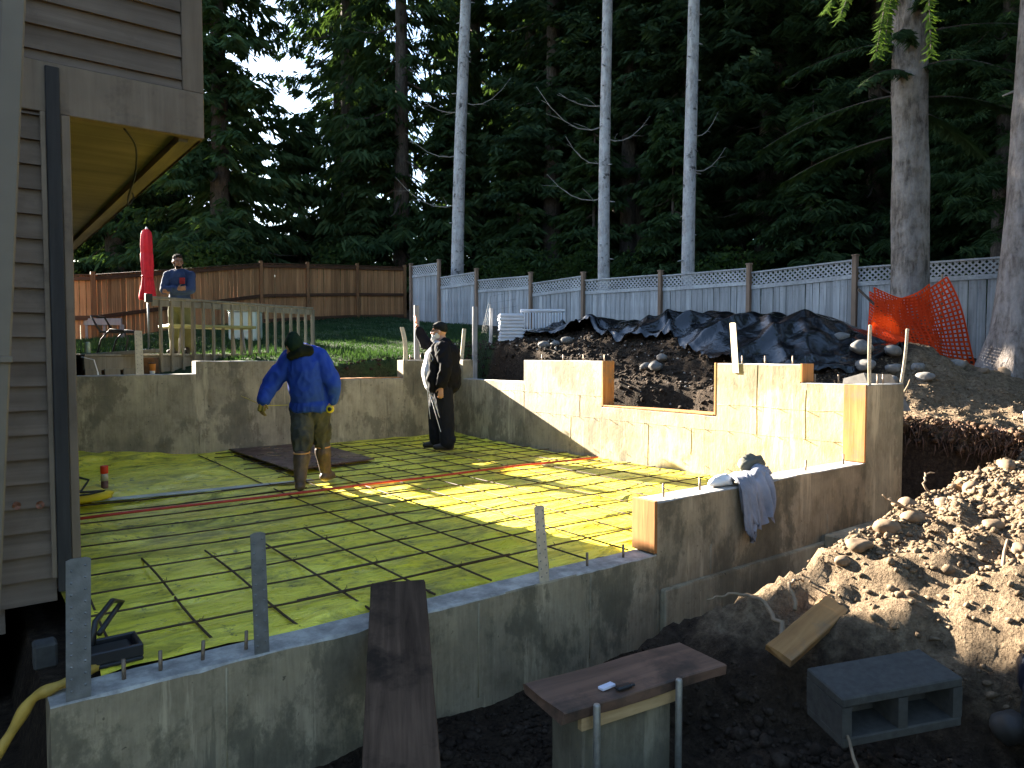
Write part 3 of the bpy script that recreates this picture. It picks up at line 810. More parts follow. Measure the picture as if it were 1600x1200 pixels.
# folded parasol
M['red'] = m_plain('red_canvas', (.56, .018, .03), .7, 0, .25, .2, 9, .15)
pp = W(-7.22, 14.4, 0)
pa = empty("parasol", pp + Vector((0, 0, DZ)), "closed red parasol standing beside the man on the deck", "parasol")
MB().lathe([(.02, DZ), (.02, 2.6)], pp, 10).build("pole", M['steel_dull'], pa)
MB().lathe([(.25, DZ), (.25, DZ + .06), (.05, DZ + .10)], pp, 18).build("base", M['steel_dull'], pa)
b = MB(); n = 40; prof = [(.055, 3.80, 0), (.085, 3.76, .05), (.10, 3.68, .10), (.105, 3.5, .14), (.103, 3.34, .12), (.10, 3.335, .12), (.108, 3.32, .16), (.112, 3.1, .2), (.10, 2.9, .2), (.098, 2.86, .2), (.115, 2.7, .28), (.135, 2.5, .34), (.13, 2.42, .36), (.05, 2.44, .3)]
v = []
for r_, z_, fl in prof:
    for k in range(n):
        a = 2 * math.pi * k / n; rr = r_ * (1 + fl * math.sin(8 * a + z_ * 2.2) * .6 + .06 * math.sin(3 * a + z_ * 5))
        v.append(pp + Vector((rr * math.cos(a), rr * math.sin(a), z_)))
m_ = len(prof)
b.add(v, [(i*n+k, i*n+(k+1)%n, (i+1)*n+(k+1)%n, (i+1)*n+k) for i in range(m_-1) for k in range(n)] + [tuple(range(n))], True)
b.build("canopy", M['red'], pa)
MB().lathe([(.107, 2.86), (.112, 2.88), (.107, 2.90)], pp, 24).build("tie_strap", M['red'], pa)
MB().lathe([(.02, 3.78), (.028, 3.82), (.012, 3.85)], pp, 10).build("finial", M['white'], pa)

# ------------------------------------------------------------------ fences
M['cedar'] = m_wood('cedar_planks', (0.20, 0.095, 0.04), (0.46, 0.25, 0.115), 2, .8, .9, .28)
M['cedar_post'] = m_wood('cedar_post', (0.11, 0.055, 0.025), (0.21, 0.11, 0.05), 2, .8, .9, .15)
M['cedar_rail'] = m_wood('cedar_rail', (0.05, 0.026, 0.014), (0.10, 0.05, 0.028), 0, .8, .9, .15)
M['silver'] = m_wood('silvered_planks', (0.20, 0.20, 0.205), (0.43, 0.43, 0.44), 2, .8, .8, .26, (0.13, 0.13, 0.12))
M['silver_rail'] = m_wood('silvered_rail', (0.26, 0.26, 0.265), (0.44, 0.44, 0.45), 0, .8, .8, .1)
M['fencepost'] = m_wood('brown_fence_post', (0.15, 0.095, 0.065), (0.26, 0.18, 0.13), 2, .8, .8, .12)
plank_me = None
def plank_mesh(name, mat, w, th, h):
    b = MB().box((-w/2, -th/2, 0), (w/2, th/2, h), None, .004)
    me = bpy.data.meshes.new(name); me.from_pydata([tuple(p) for p in b.v], [], b.f); me.materials.append(mat); return me
cedar_me = plank_mesh("cedar_plank", M['cedar'], .137, .018, 1.0)
silver_me = plank_mesh("silver_plank", M['silver'], .140, .018, 1.0)
def fence_run(parent, P, Q, zt0, zt1, zb0, zb1, me, pitch, off, side, gaps=0.0):
    d = Vector((Q.x - P.x, Q.y - P.y, 0)); L = d.length; d.normalize(); ang = math.atan2(d.y, d.x)
    nrm = Vector((-d.y, d.x, 0)) * side
    n = max(1, int(round(L / pitch)))
    for i in range(n):
        s = (i + .5) * L / n; k = s / L
        zt = zt0 + (zt1 - zt0) * k; zb = zb0 + (zb1 - zb0) * k
        p = P + d * s + nrm * (off + random.uniform(0, .004))
        o = put("plank", me, parent, Vector((p.x, p.y, zb)) - parent.location, (random.uniform(-.004, .004), random.uniform(-.008, .008), ang), ((L / n - gaps - random.uniform(0.001, .005)) / .14, 1, zt - zb + random.uniform(-.012, .012)))
# brown cedar fence (posts and rails on our side)
bf_pts = [(W(-14.2, 14.6), 2.95), (W(-9.86, 17.1), 3.18), (W(-9.02, 19.6), 3.60), (W(-7.77, 22.5), 4.12), (W(-6.75, 24.0), 4.27), (W(-5.45, 25.6), 4.42), (W(-3.95, 26.75), 4.50)]
bf = empty("cedar_fence", bf_pts[1][0] + Vector((0,0,1.2)), "orange brown cedar board fence across the back of the lawn", "fence")
for i, ((P, za), (Q, zb_)) in enumerate(zip(bf_pts, bf_pts[1:])):
    fence_run(bf, P, Q, za, zb_, tz(P.x, P.y) - .05, tz(Q.x, Q.y) - .05, cedar_me, .14, .045, 1, 0.005 if i == 0 else 0.002)
    d = (Q - P); nrm = Vector((-d.y, d.x, 0)).normalized()
    for dz, hh, nm in ((-.06, .09, "top_rail"), (-.98, .10, "rail"), (-1.75, .10, "rail")):
        MB().beam(P + Vector((0,0,za + dz)), Q + Vector((0,0,zb_ + dz)), .038, hh, (0,0,1), .004).build(nm, M['cedar_rail'], bf)
    MB().beam(P + nrm * .03 + Vector((0,0,za + .02)), Q + nrm * .03 + Vector((0,0,zb_ + .02)), .12, .03, (0,0,1), .004).build("cap_board", M['cedar_rail'], bf)
for P, za in bf_pts:
    MB().beam(P + Vector((0,0,tz(P.x,P.y) - .2)), P + Vector((0,0,za + .10)), .10, .10, (1,0,0), .006).build("post", M['cedar_post'], bf)
# silver grey lattice-topped fence
gpos = [(12.00, 21.10), (12.18, 19.64), (12.46, 17.97), (12.82, 15.83), (13.12, 14.01), (13.50, 11.71), (13.87, 9.51), (14.23, 7.33), (14.70, 4.72), (15.1, 2.2), (15.5, -0.3)]
def zat(x, y, v): 
    d = SY * x + CY * y; return 1.36 + (552 - v) / 1130 * d
ztop = [(4.42, 4.27), (3.76, 3.72), (3.56, 3.52), (3.30, 3.30), (3.30, 3.28), (3.24, 3.24), (3.20, 3.17), (3.10, 3.08), (2.97, 2.95), (2.9, 2.85)]
zt_px = [(417, 411), (434, 425), (438, 431), (443, 431), (438, 429), (431, 419), (426, 406), (418, 400), (409, 390), (400, 380)]
gf = empty("lattice_fence", (13.5, 11.7, 1.4), "weathered silver grey board fence with a lattice top behind the dirt mound", "fence")
def lattice(P, Q, za, zb_, h):
    b = MB(); d = (Q - P); L = d.length; d.normalize(); n_ = Vector((-d.y, d.x, 0)); p_ = .105
    def clipline(s0, slope, off):
        # strip from (s0, 0) rising with slope inside the rectangle L x h
        a0, a1 = 0.0, h
        sA, sB = s0, s0 + slope * h
        lo, hi = 0.0, 1.0
        for bound, sgn in ((0.0, 1), (L, -1)):
            fA, fB = (sA - bound) * sgn, (sB - bound) * sgn
            if fA < 0 and fB < 0: return
            if fA < 0: lo = max(lo, fA / (fA - fB))
            elif fB < 0: hi = min(hi, fA / (fA - fB))
        if hi - lo < .03: return
        A = (sA + (sB - sA) * lo, h * lo); B = (sA + (sB - sA) * hi, h * hi)
        def pt(q): 
            k = q[0] / L; return P + d * q[0] + n_ * off + Vector((0, 0, za + (zb_ - za) * k - h + q[1]))
        b.beam(pt(A), pt(B), .032, .007, tuple(n_))
    s = -h
    while s < L + h:
        clipline(s, 1.0, .004); clipline(s, -1.0, -.004); s += p_
    return b
LH = .29
for i in range(len(gpos) - 1):
    P = Vector((*gpos[i], 0)); Q = Vector((*gpos[i + 1], 0))
    za = zat(P.x, P.y, zt_px[i][0]); zb_ = zat(Q.x, Q.y, zt_px[i][1])
    up = Vector((0, 0, 1))
    fence_run(gf, P, Q, za - LH - .08, zb_ - LH - .08, tz(P.x, P.y) - .06, tz(Q.x, Q.y) - .06, silver_me, .142, .0, 1, .002)
    MB().beam(P + up * (za - .02), Q + up * (zb_ - .02), .07, .035, (0,0,1), .004).build("cap_rail", M['silver_rail'], gf)
    MB().beam(P + up * (za - LH - .05), Q + up * (zb_ - LH - .05), .05, .09, (0,0,1), .004).build("mid_rail", M['silver_rail'], gf)
    tag(lattice(P, Q, za - .04, zb_ - .04, LH - .045).build("lattice_panel", M['silver_rail'], gf), kind="stuff")
for i, (x, y) in enumerate(gpos):
    zs = [zat(x, y, zt_px[i][0])] if i < len(zt_px) else []
    if i > 0: zs.append(zat(x, y, zt_px[i - 1][1]))
    zt = max(zs) + .06
    MB().beam((x - .03, y - .02, tz(x, y) - .2), (x - .03, y - .02, zt), .095, .095, (1,0,0), .006).build("post", M['fencepost'], gf)
    MB().box((x - .09, y - .08, zt), (x + .03, y + .04, zt + .03), None, .006).build("post_cap", M['fencepost'], gf)
# garden wire fence on the lawn edge
wf = empty("wire_fence", W(-1.8, 13.3, 1.3), "sagging garden wire fence between grey wooden stakes on the lawn edge", "wire fence")
wp = [W(-1.75, 13.3), W(-0.72, 13.9), W(-0.43, 14.4)]
for i, p in enumerate(wp):
    MB().beam(p + Vector((0,0,tz(p.x,p.y) - .2)), p + Vector((.01 * i,0,2.24 + .01 * i)), .10 if i < 2 else .06, .04, (0,1,0), .005).build("stake", M['silver'], wf)
M['wire'] = m_plain('thin_wire', (.06,.065,.06), .5, .5)
b = MB(); pts_all = wp + [W(0.1, 14.6)]
for zz in np.linspace(.10, .95, 7):
    b.tube([p + Vector((0, 0, tz(p.x, p.y) + zz - .03 * (j % 2))) for j, p in enumerate(pts_all)], .0020, 3)
for a_, c_ in zip(pts_all, pts_all[1:]):
    L = (c_ - a_).length
    for k in range(int(L / .13)):
        p = a_.lerp(c_, k * .13 / L); g_ = tz(p.x, p.y); b.tube([p + Vector((0,0,g_)), p + Vector((0,0,g_ + .95))], .0016, 3)
tag(b.build("wire_mesh", M['wire'], wf), kind="stuff")
# ------------------------------------------------------------------ trees
def m_foliage(name, dark, light, trans=0.35):
    t = NT(name)
    f = t.noise(0.9, 4, .6)
    c = t.ramp(f, [(.3, dark), (.7, light)])
    c = t.mul(c, t.ramp(t.rnd(), [(0, t.g(.75)), (1, t.g(1.25))]))
    d = t.n("ShaderNodeBsdfDiffuse"); tr = t.n("ShaderNodeBsdfTranslucent"); gl = t.n("ShaderNodeBsdfGlossy"); gl.inputs["Roughness"].default_value = .5
    t.l(c, d.inputs[0]); t.l(t.mix(1.0, c, (1.5, 1.6, .6), 'MULTIPLY'), tr.inputs[0])
    mx = t.n("ShaderNodeMixShader"); mx.inputs[0].default_value = trans
    t.l(d.outputs[0], mx.inputs[1]); t.l(tr.outputs[0], mx.inputs[2]); t.l(mx.outputs[0], t.out.inputs[0])
    t.t.nodes.remove(gl)
    return t.m
M['needle'] = m_foliage('cedar_foliage', (.020, .038, .018), (.048, .078, .034), .25)
M['needle2'] = m_foliage('fir_foliage', (.018, .035, .021), (.044, .070, .036), .22)
M['shrub'] = m_foliage('shrub_leaf', (.022, .042, .016), (.055, .085, .026), .35)
def m_bark(name, dark, light, furrow=0.0, lichen=None, knots_=False):
    t = NT(name)
    n1 = t.noise(3.0, 6, .7, t.coord((4.2, 4.2, .95)), .5)
    n2 = t.noise(16, 5, .7, t.coord((1, 1, .6)))
    c = t.ramp(n1, [(.3, dark), (.62, light)])
    c = t.mul(c, t.ramp(n2, [(.3, t.g(.65)), (.7, t.g(1.2))]))
    if knots_: c = t.mul(c, t.ramp(t.noise(2.6, 3, .5, t.coord((2.2, 2.2, 2.8))), [(.33, t.g(.25)), (.40, t.g(1))]))
    if lichen: c = t.mix(t.ramp(t.noise(1.6, 5, .7), [(.45, t.g(0)), (.62, t.g(.75))]), c, lichen)
    return t.done(c, .9, t.bump(n2, .7, .03, t.bump(n1, .6 + furrow, .06)), 0, .15)
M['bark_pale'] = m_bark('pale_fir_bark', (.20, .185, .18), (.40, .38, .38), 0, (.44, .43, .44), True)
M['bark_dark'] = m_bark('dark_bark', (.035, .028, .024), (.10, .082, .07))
M['bark_furrow'] = m_bark('furrowed_bark', (.035, .027, .022), (.26, .22, .19), .4, (.33, .30, .28))
M['bark_cedar'] = m_bark('stringy_cedar_bark', (.09, .07, .06), (.26, .225, .205), .3, (.28, .25, .24))
M['twig'] = m_plain('dead_branch', (.22, .20, .18), .9, 0, .2, .3, 12)

def trunk_mesh(name, H, r0, r1, mat, flare=.35, n=14, lean=(0, 0), seed=1, furrow=0.0, knots=0):
    rr = random.Random(seed); b = MB(); v = []; rows = 30
    for i in range(rows + 1):
        k = (i / rows) ** 1.3; z = -0.5 + (H + .5) * k
        r = r0 + (r1 - r0) * min(1, max(0, z) / H)
        r *= 1 + flare * math.exp(-max(z, 0) / (r0 * 2.2))
        cx = lean[0] * z / H + .03 * math.sin(z * .4 + seed); cy = lean[1] * z / H + .03 * math.cos(z * .33 + seed)
        for j in range(n):
            a = 2 * math.pi * j / n
            q = 1 + .035 * math.sin(3 * a + z * .7 + seed) + furrow * (vnoise(a * 5.1, z * 1.3 + seed, 7)) + .022 * vnoise(a * 3.0, z * 2.6 + seed, 17) + .16 * flare * math.exp(-max(z, 0) / .35) * math.sin(5 * a + seed)
            v.append((cx + r * q * math.cos(a), cy + r * q * math.sin(a), z))
    b.add(v, [(i*n+j, i*n+(j+1)%n, (i+1)*n+(j+1)%n, (i+1)*n+j) for i in range(rows) for j in range(n)], True)
    for k in range(knots):
        z = .8 + (H * .6) * k / knots + rr.uniform(-.1, .1); a = rr.uniform(0, 6.28)
        r = r0 + (r1 - r0) * z / H
        cx = lean[0] * z / H + .03 * math.sin(z * .4 + seed); cy = lean[1] * z / H + .03 * math.cos(z * .33 + seed)
        p = Vector((cx + r * .9 * math.cos(a), cy + r * .9 * math.sin(a), z)); o = Vector((math.cos(a), math.sin(a), -.15))
        b.tube([p, p + o * rr.uniform(.04, .20)], [.024, .010], 5)
    me = bpy.data.meshes.new(name); me.from_pydata([tuple(p) for p in b.v], [], b.f); me.polygons.foreach_set("use_smooth", b.sm)
    me.materials.append(mat); return me

def crown_mesh(name, H, base, Rmax, nbr, nsp, mat, seed, droop=.55, spray=.42, hang=.8, top=1.0, thick=1.0, nl=5):
    """limbs leave the trunk all round, sag and turn up at the tip; flat sprays of foliage hang from them"""
    g = np.random.default_rng(seed)
    hz = base + (H - base) * g.random(nbr) ** 1.15 * top
    az = g.random(nbr) * 2 * np.pi
    rel = (hz - base) / (H - base)
    Lb = Rmax * (1 - rel) ** .75 * g.uniform(.55, 1.1, nbr) + .35
    Lb *= np.where(rel < .08, g.uniform(.5, 1, nbr), 1)
    t = np.sort(g.random((nbr, nsp)) ** .75, 1)            # position along the limb
    s = t * Lb[:, None]
    z = hz[:, None] - droop * Lb[:, None] * (t * 1.1 - .45 * t ** 3)
    wob = g.normal(0, .06, (nbr, nsp)) * Lb[:, None] * .6
    ca, sa = np.cos(az)[:, None], np.sin(az)[:, None]
    px = ca * s - sa * wob; py = sa * s + ca * wob
    # every spray: a fan of slim leaflets
    N = nbr * nsp
    P = np.stack([px, py, z], -1).reshape(N, 1, 3)
    dirx = np.stack([np.broadcast_to(ca, px.shape), np.broadcast_to(sa, px.shape), np.zeros_like(px)], -1).reshape(N, 1, 3)
    side = np.stack([-dirx[..., 1], dirx[..., 0], np.zeros_like(dirx[..., 0])], -1)
    sg = g.choice([-1, 1], (N, 1, 1))
    l = spray * g.uniform(.5, 1.3, (N, nl, 1))
    fan = np.linspace(-.75, .75, nl)[None, :, None] + g.normal(0, .18, (N, nl, 1))
    d = dirx * (.55 + .35 * fan) + side * sg * (.75 - .3 * fan) + np.array([0, 0, -1.0]) * hang * g.uniform(.45, 1.15, (N, nl, 1)) + g.normal(0, .12, (N, nl, 3))
    d /= np.linalg.norm(d, axis=-1, keepdims=True)
    wv = np.cross(d, g.normal(0, 1, (N, nl, 3))); wv /= np.linalg.norm(wv, axis=-1, keepdims=True)
    w = l * .115 * thick
    o = P + g.normal(0, .05, (N, nl, 3))
    a = o; b_ = o + d * l * .55 + wv * w + np.array([0, 0, -.0]) ; c_ = o + d * l + np.array([0, 0, -.10]) * l; e = o + d * l * .5 - wv * w
    V = np.stack([a, b_, c_, e], 2).reshape(-1, 3)
    F = np.arange(len(V)).reshape(-1, 4)
    return mesh(name, V, F, mat)
def limb_mesh(name, H, base, Rmax, n, mat, seed):
    g = random.Random(seed); b = MB()
    for i in range(n):
        h = base + (H - base) * i / n; a = g.uniform(0, 6.28); L = Rmax * (1 - i / n) ** .75 * g.uniform(.5, .9) + .3
        pts = [(math.cos(a) * L * t, math.sin(a) * L * t, h - .55 * L * (t * 1.1 - .45 * t ** 3)) for t in (0, .25, .5, .75, 1)]
        b.tube(pts, [.045, .035, .025, .016, .006], 4, False)
    me = bpy.data.meshes.new(name); me.from_pydata([tuple(p) for p in b.v], [], b.f); me.materials.append(mat); return me

cr = [crown_mesh("cedar_crown", 24, 1.2, 3.9, 330, 30, M['needle'], 1),
      crown_mesh("cedar_crown", 22, 2.5, 3.5, 300, 30, M['needle'], 2, .65, .45),
      crown_mesh("fir_crown", 27, 5.0, 3.3, 300, 28, M['needle2'], 3, .35, .38, .6),
      crown_mesh("fir_crown", 25, 8.5, 3.0, 260, 26, M['needle2'], 4, .3, .36, .55),
      crown_mesh("young_cedar_crown", 7.0, .2, 2.1, 150, 22, M['needle'], 5, .4, .34, .6),
      crown_mesh("sparse_crown", 26, 9.0, 3.2, 120, 20, M['needle2'], 6, .3, .34, .55),
      crown_mesh("thin_cedar_crown", 24, .8, 4.4, 200, 24, M['needle'], 7, .5, .46, .95, 1.0, .8),
      crown_mesh("fine_cedar_crown", 24, 1.0, 3.8, 340, 40, M['needle'], 8, .55, .36, .75, 1.0, .55, 9)]
lb = [limb_mesh("limb", 24, 1.5, 3.4, 40, M['bark_dark'], 1), limb_mesh("limb", 22, 2.5, 3.1, 36, M['bark_dark'], 2), limb_mesh("limb", 27, 5, 2.9, 34, M['bark_dark'], 3),
      limb_mesh("limb", 25, 6, 2.6, 34, M['bark_dark'], 4), limb_mesh("limb", 7, .4, 1.6, 14, M['bark_dark'], 5), limb_mesh("limb", 26, 8, 2.6, 26, M['bark_dark'], 6), limb_mesh("limb", 24, 1.2, 3.8, 50, M['bark_dark'], 7), limb_mesh("limb", 24, 1.2, 3.3, 44, M['bark_dark'], 8)]
tk = [trunk_mesh("trunk", 24, .42, .05, M['bark_dark'], .5, 12, (0, 0), 1), trunk_mesh("trunk", 22, .36, .05, M['bark_dark'], .4, 12, (0, 0), 2),
      trunk_mesh("trunk", 27, .40, .06, M['bark_dark'], .3, 12, (0, 0), 3), trunk_mesh("trunk", 25, .34, .06, M['bark_dark'], .3, 12, (0, 0), 4),
      trunk_mesh("trunk", 7, .10, .02, M['bark_dark'], .3, 8, (0, 0), 5), trunk_mesh("trunk", 26, .3, .06, M['bark_dark'], .3, 12, (0, 0), 6), trunk_mesh("trunk", 24, .34, .05, M['bark_dark'], .4, 12, (0, 0), 7), trunk_mesh("trunk", 24, .38, .05, M['bark_dark'], .4, 12, (0, 0), 8)]
def tree(kind, x, y, s, label, group, name, rz=None, z=None):
    z = tz(x, y) if z is None else z
    e = empty(name, (x, y, z), label, "tree", group, random.uniform(0, 6.28) if rz is None else rz)
    e.scale = (s, s, s * random.uniform(.95, 1.08))
    put("trunk", tk[kind], e); tag(put("limb", lb[kind], e), kind="stuff"); put("crown", cr[kind], e)
    return e
KL = {0: ("drooping_cedar", "drooping cedar foliaged to the ground"), 1: ("drooping_cedar", "bushy dark cedar of hanging sprays"),
      2: ("fir_tree", "tall dark fir with bare lower trunk"), 3: ("fir_tree", "tall fir with its crown high above"), 4: ("young_cedar", "young low cedar"), 5: ("fir_tree", "thin sparse fir tree"), 6: ("drooping_cedar", "airy cedar with sky showing through"), 7: ("drooping_cedar", "feathery dark cedar")}
# forest behind the fences: (kind, metres right, metres ahead, scale)
forest = [
 # left backdrop, seen above the cedar fence; gaps between them let the sky through
 (0, -12.0, 30, 1.1), (0, -18.4, 33.8, 1.1), (0, -17.5, 38, 1.2), (6, -8.3, 37, 1.25), (6, -5.0, 33, 1.2), (6, -1.8, 37, 1.2), (6, -10.2, 43, 1.2), (4, -6.3, 33, 1.3), (4, -9.9, 34, 1.2),
 # middle
 (0, 0.9, 35, 1.15), (7, 3.1, 31, 1.1), (2, 1.6, 29, 1.0), (0, 5.4, 36, 1.2), (3, 4.3, 27, 1.0), (7, 7.3, 31, 1.1), (2, 6.2, 25.5, 1.0), (4, 0.3, 29, 1.1), (4, 2.9, 26, 1.0), (4, -2.4, 31, 1.2), (4, 5.2, 23.5, .9), (0, 9.3, 38, 1.2), (1, 3.2, 44, 1.3), (0, 7.4, 46, 1.3), (1, 11.8, 45, 1.3),
 # right
 (7, 8.7, 24.0, 1.0), (7, 10.7, 21.5, .95), (7, 12.6, 25, 1.05), (7, 14.6, 22.5, 1.0), (2, 11.4, 29, 1.1), (7, 16.2, 28, 1.1), (7, 18.8, 25, 1.0), (3, 14.8, 33, 1.1), (0, 19.5, 34, 1.2), (2, 22.0, 30, 1.1), (4, 8.4, 20.4, .9), (4, 14.0, 18.6, .8), (7, 12.0, 17.8, .72),
 # beyond the right edge and the left edge of the view
 (0, 21, 20, 1.0), (1, 25, 26, 1.1), (2, 24, 15, 1.0), (0, 27, 18, 1.1),
 # hidden by the house toward the sun, added to shade lawn and left trees
 (0, -24, 43.5, 1.2), (0, -29, 52, 1.3), (1, -33, 62, 1.3), (0, -25.0, 39.5, .42), (0, -26.5, 38.5, .42), (0, -28, 37.6, .42), (0, -29.4, 37, .42),
 # unseen trees right of and behind the viewer, added to cut the skylight
 (0, 16, 6, 1.0), (1, 18, -1, 1.1), (0, 15, -8, 1.0), (1, 14, -20, 1.1), (0, 6, -27, 1.1), (1, -5, -26, 1.0), (0, -14, -22, 1.1), (2, 21, 10, 1.1), (2, 20, -24, 1.2), (2, 0, -32, 1.2), (0, 22, -8, 1.2), (1, -16, -9, 1.1)]
for i, (k, r, d, s) in enumerate(forest):
    p = W(r, d); nm, lbl = KL[k]
    w_ = r / d if d > 0 else 9
    side = next(t for lim, t in ((-.75, "out at the far left"), (-.50, "left of the parasol"), (-.42, "behind the man on the deck"), (-.27, "above the left cedar fence"), (-.11, "above the corner of the fences"), (.02, "right of the leftmost pale trunk"), (.125, "left of the middle pale trunk"),
        (.245, "between middle and third pale trunks"), (.38, "right of the third pale trunk"), (.54, "left of the thick furrowed trunk"), (.68, "right of the thick furrowed trunk"), (.8, "at the right edge"), (99, "out at the far right")) if w_ < lim)
    dist = "by the fence" if d < 26 else ("deeper in" if d < 36 else "far back")
    tree(k, p.x, p.y, s, f"{lbl}, {side}, {dist}", "trees of the dark wood behind the fences", nm)
# dark wood far behind, one mass
far = []
g = np.random.default_rng(5)
for i in range(46):
    a = R(-35 + 87 * i / 45 + g.uniform(-1, 1)); dd = g.uniform(60, 85)
    if -25 < math.degrees(a) < -1 and i % 4: continue
    if math.degrees(a) < 20 and i % 2: continue
    far.append((dd * math.sin(a), dd * math.cos(a), g.uniform(.85, 1.25)))
base = crown_mesh("far_crown", 24, .5, 4.5, 90, 14, M['needle2'], 9, .45, 1.0, .7, 1, 1.7)
nv = len(base.vertices); co = np.empty(nv * 3, np.float32); base.vertices.foreach_get("co", co); co = co.reshape(-1, 3)
allv = []
for r, d, s in far:
    p = W(r, d); a = g.uniform(0, 6.28); c, sn = math.cos(a), math.sin(a)
    q = co * s; allv.append(np.stack([q[:, 0] * c - q[:, 1] * sn + p.x, q[:, 0] * sn + q[:, 1] * c + p.y, q[:, 2] + 5.0], 1))
allv = np.concatenate(allv)
fw_ = put("far_wood", mesh("far_wood", allv, np.arange(len(allv)).reshape(-1, 4), M['needle2'])); tag(fw_, "dark far wood closing the view behind the trees", kind="stuff")

# tall bare trunks standing between the fence and the wood
def pole_tree(r, d, H, r0, r1, mat, label, lean=(0, 0), knots=16, dead=(), crown=3, flare=.25, seed=1, furrow=0., z=None, name="fir_tree", crown_off=10.5):
    p = W(r, d); zz = tz(p.x, p.y) if z is None else z
    e = empty(name, (p.x, p.y, zz), label, "tree", "tall trunks rising behind the grey fence" if name == "fir_tree" else None)
    put("trunk", trunk_mesh("trunk", H, r0, r1, mat, flare, 26, lean, seed, furrow, knots), e)
    rt = Vector((CY, -SY, 0))
    for (z0, dr, L, sag) in dead:
        q = Vector((lean[0] * z0 / H, lean[1] * z0 / H, z0)); o = rt * dr
        pts = [q + o * L * t + Vector((0, 0, sag * L * (-1.0 * t + 2.0 * t * t))) for t in (0, .2, .4, .6, .8, 1)]
        q_b = MB().tube([pp_ + e.location for pp_ in pts], [.022, .018, .014, .011, .008, .004], 5)
        for k_b in (1, 2, 3, 4):
            p_b = pts[k_b] + e.location; v_b = Vector((random.uniform(-.4, .4), random.uniform(-.4, .4), random.uniform(-.15, .5))) * L * .35
            q_b.tube([p_b, p_b + v_b * .5 + o * L * .06, p_b + v_b + o * L * .16], [.009, .006, .003], 4)
        q_b.build("dead_branch", M['twig'], e)
    if crown is not None:
        c = put("crown", cr[crown], e); c.location = (lean[0] * .5, lean[1] * .5, crown_off - 8.5)
        put("limb", lb[crown], e).location = (0, 0, crown_off - 8.5)
    return e
rt = Vector((CY, -SY, 0))
pole_tree(-1.87, 24.0, 26, .215, .10, M['bark_pale'], "tall pale bare trunk leaning slightly right, leftmost behind the grey fence", tuple((rt * .9).xy), 26,
          ((6.9, -1, 1.3, .28), (5.5, -1, 1.8, .38), (3.9, -1, 2.1, .42), (7.2, 1, 1.6, .5)), 5, .25, 3, crown_off=11.5)
pole_tree(2.53, 20.0, 26, .165, .075, M['bark_pale'], "pale slim trunk with long dead branches in the middle behind the grey fence", tuple((rt * .15).xy), 30,
          ((5.55, -1, 1.9, .55), (6.1, -1, 1.3, .25), (3.6, -1, 1.6, .4), (4.6, -1, 1.1, .6), (5.2, 1, 1.2, .5)), 5, .25, 4, crown_off=10.2)
pole_tree(4.62, 19.0, 26, .175, .08, M['bark_pale'], "pale straight trunk third from the left behind the grey fence", tuple((rt * .12).xy), 28,
          ((4.2, 1, .9, .6), (5.1, 1, .7, .8)), 5, .25, 5, crown_off=10.0)
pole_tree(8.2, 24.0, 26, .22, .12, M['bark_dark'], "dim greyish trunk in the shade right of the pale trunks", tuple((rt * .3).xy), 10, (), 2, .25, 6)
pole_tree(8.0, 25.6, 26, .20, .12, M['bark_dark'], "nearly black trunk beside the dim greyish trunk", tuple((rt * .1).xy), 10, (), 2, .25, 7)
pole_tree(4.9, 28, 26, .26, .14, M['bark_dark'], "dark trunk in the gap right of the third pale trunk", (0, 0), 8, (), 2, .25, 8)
pole_tree(7.15, 13.1, 24, .30, .19, M['bark_furrow'], "thick furrowed trunk standing behind the orange netting", tuple((rt * -.35).xy), 8, (), None, .45, 9, .10, name="big_fir_tree")
pole_tree(7.68, 11.05, 24, .30, .17, M['bark_cedar'], "thick pale cedar trunk with a flared foot at the right edge", tuple((rt * 1.2).xy), 12, (), None, .95, 10, .06, name="cedar_tree")
# the low boughs of the big tree, hanging into the picture
def bough(e_loc, start, rdir, L, sag, nsp, seed, spray=.26):
    g = np.random.default_rng(seed)
    t = np.linspace(.12, 1, nsp); s = t * L
    d = np.array([rdir.x, rdir.y, 0.0]); d /= np.linalg.norm(d); sd = np.array([-d[1], d[0], 0])
    ctr = np.array(start)[None] + d[None] * s[:, None] + np.array([0, 0, 1.0])[None] * (sag * L * (.25 * t - 1.0 * t ** 2))[:, None]
    V = []
    for i, c in enumerate(ctr):
        for sgn in (-1, 1):
            ll = spray * (1.15 - .6 * abs(t[i] - .5)) * g.uniform(.8, 1.2)
            ax_ = d * g.uniform(.3, .9) + sd * sgn * g.uniform(.3, .9) + np.array([0, 0, -g.uniform(.4, 1.2)]); ax_ /= np.linalg.norm(ax_)
            # a flat fern-like frond: leaflets both sides of its own axis
            up_ = np.cross(ax_, sd * sgn); nn = 13
            for j in range(nn):
                k = j / nn; o = c + ax_ * ll * k
                for s2 in (-1, 1):
                    lf = ax_ * .8 + np.cross(ax_, np.array([0, 0, 1.0])) * s2 * .8 + np.array([0, 0, -.3]) + g.normal(0, .10, 3); lf /= np.linalg.norm(lf)
                    L2 = ll * .40 * (1.1 - k) * g.uniform(.8, 1.15); w = np.cross(lf, up_); w /= (np.linalg.norm(w) + 1e-6); w *= L2 * .13
                    V += [o, o + lf * L2 * .5 + w, o + lf * L2, o + lf * L2 * .5 - w]
    return np.array(V), [Vector(c) for c in ctr]
bigt = [o for o in bpy.data.objects if o.name.startswith("big_fir_tree")][0]
bl = np.array(bigt.location)
vs = []; limbs = MB()
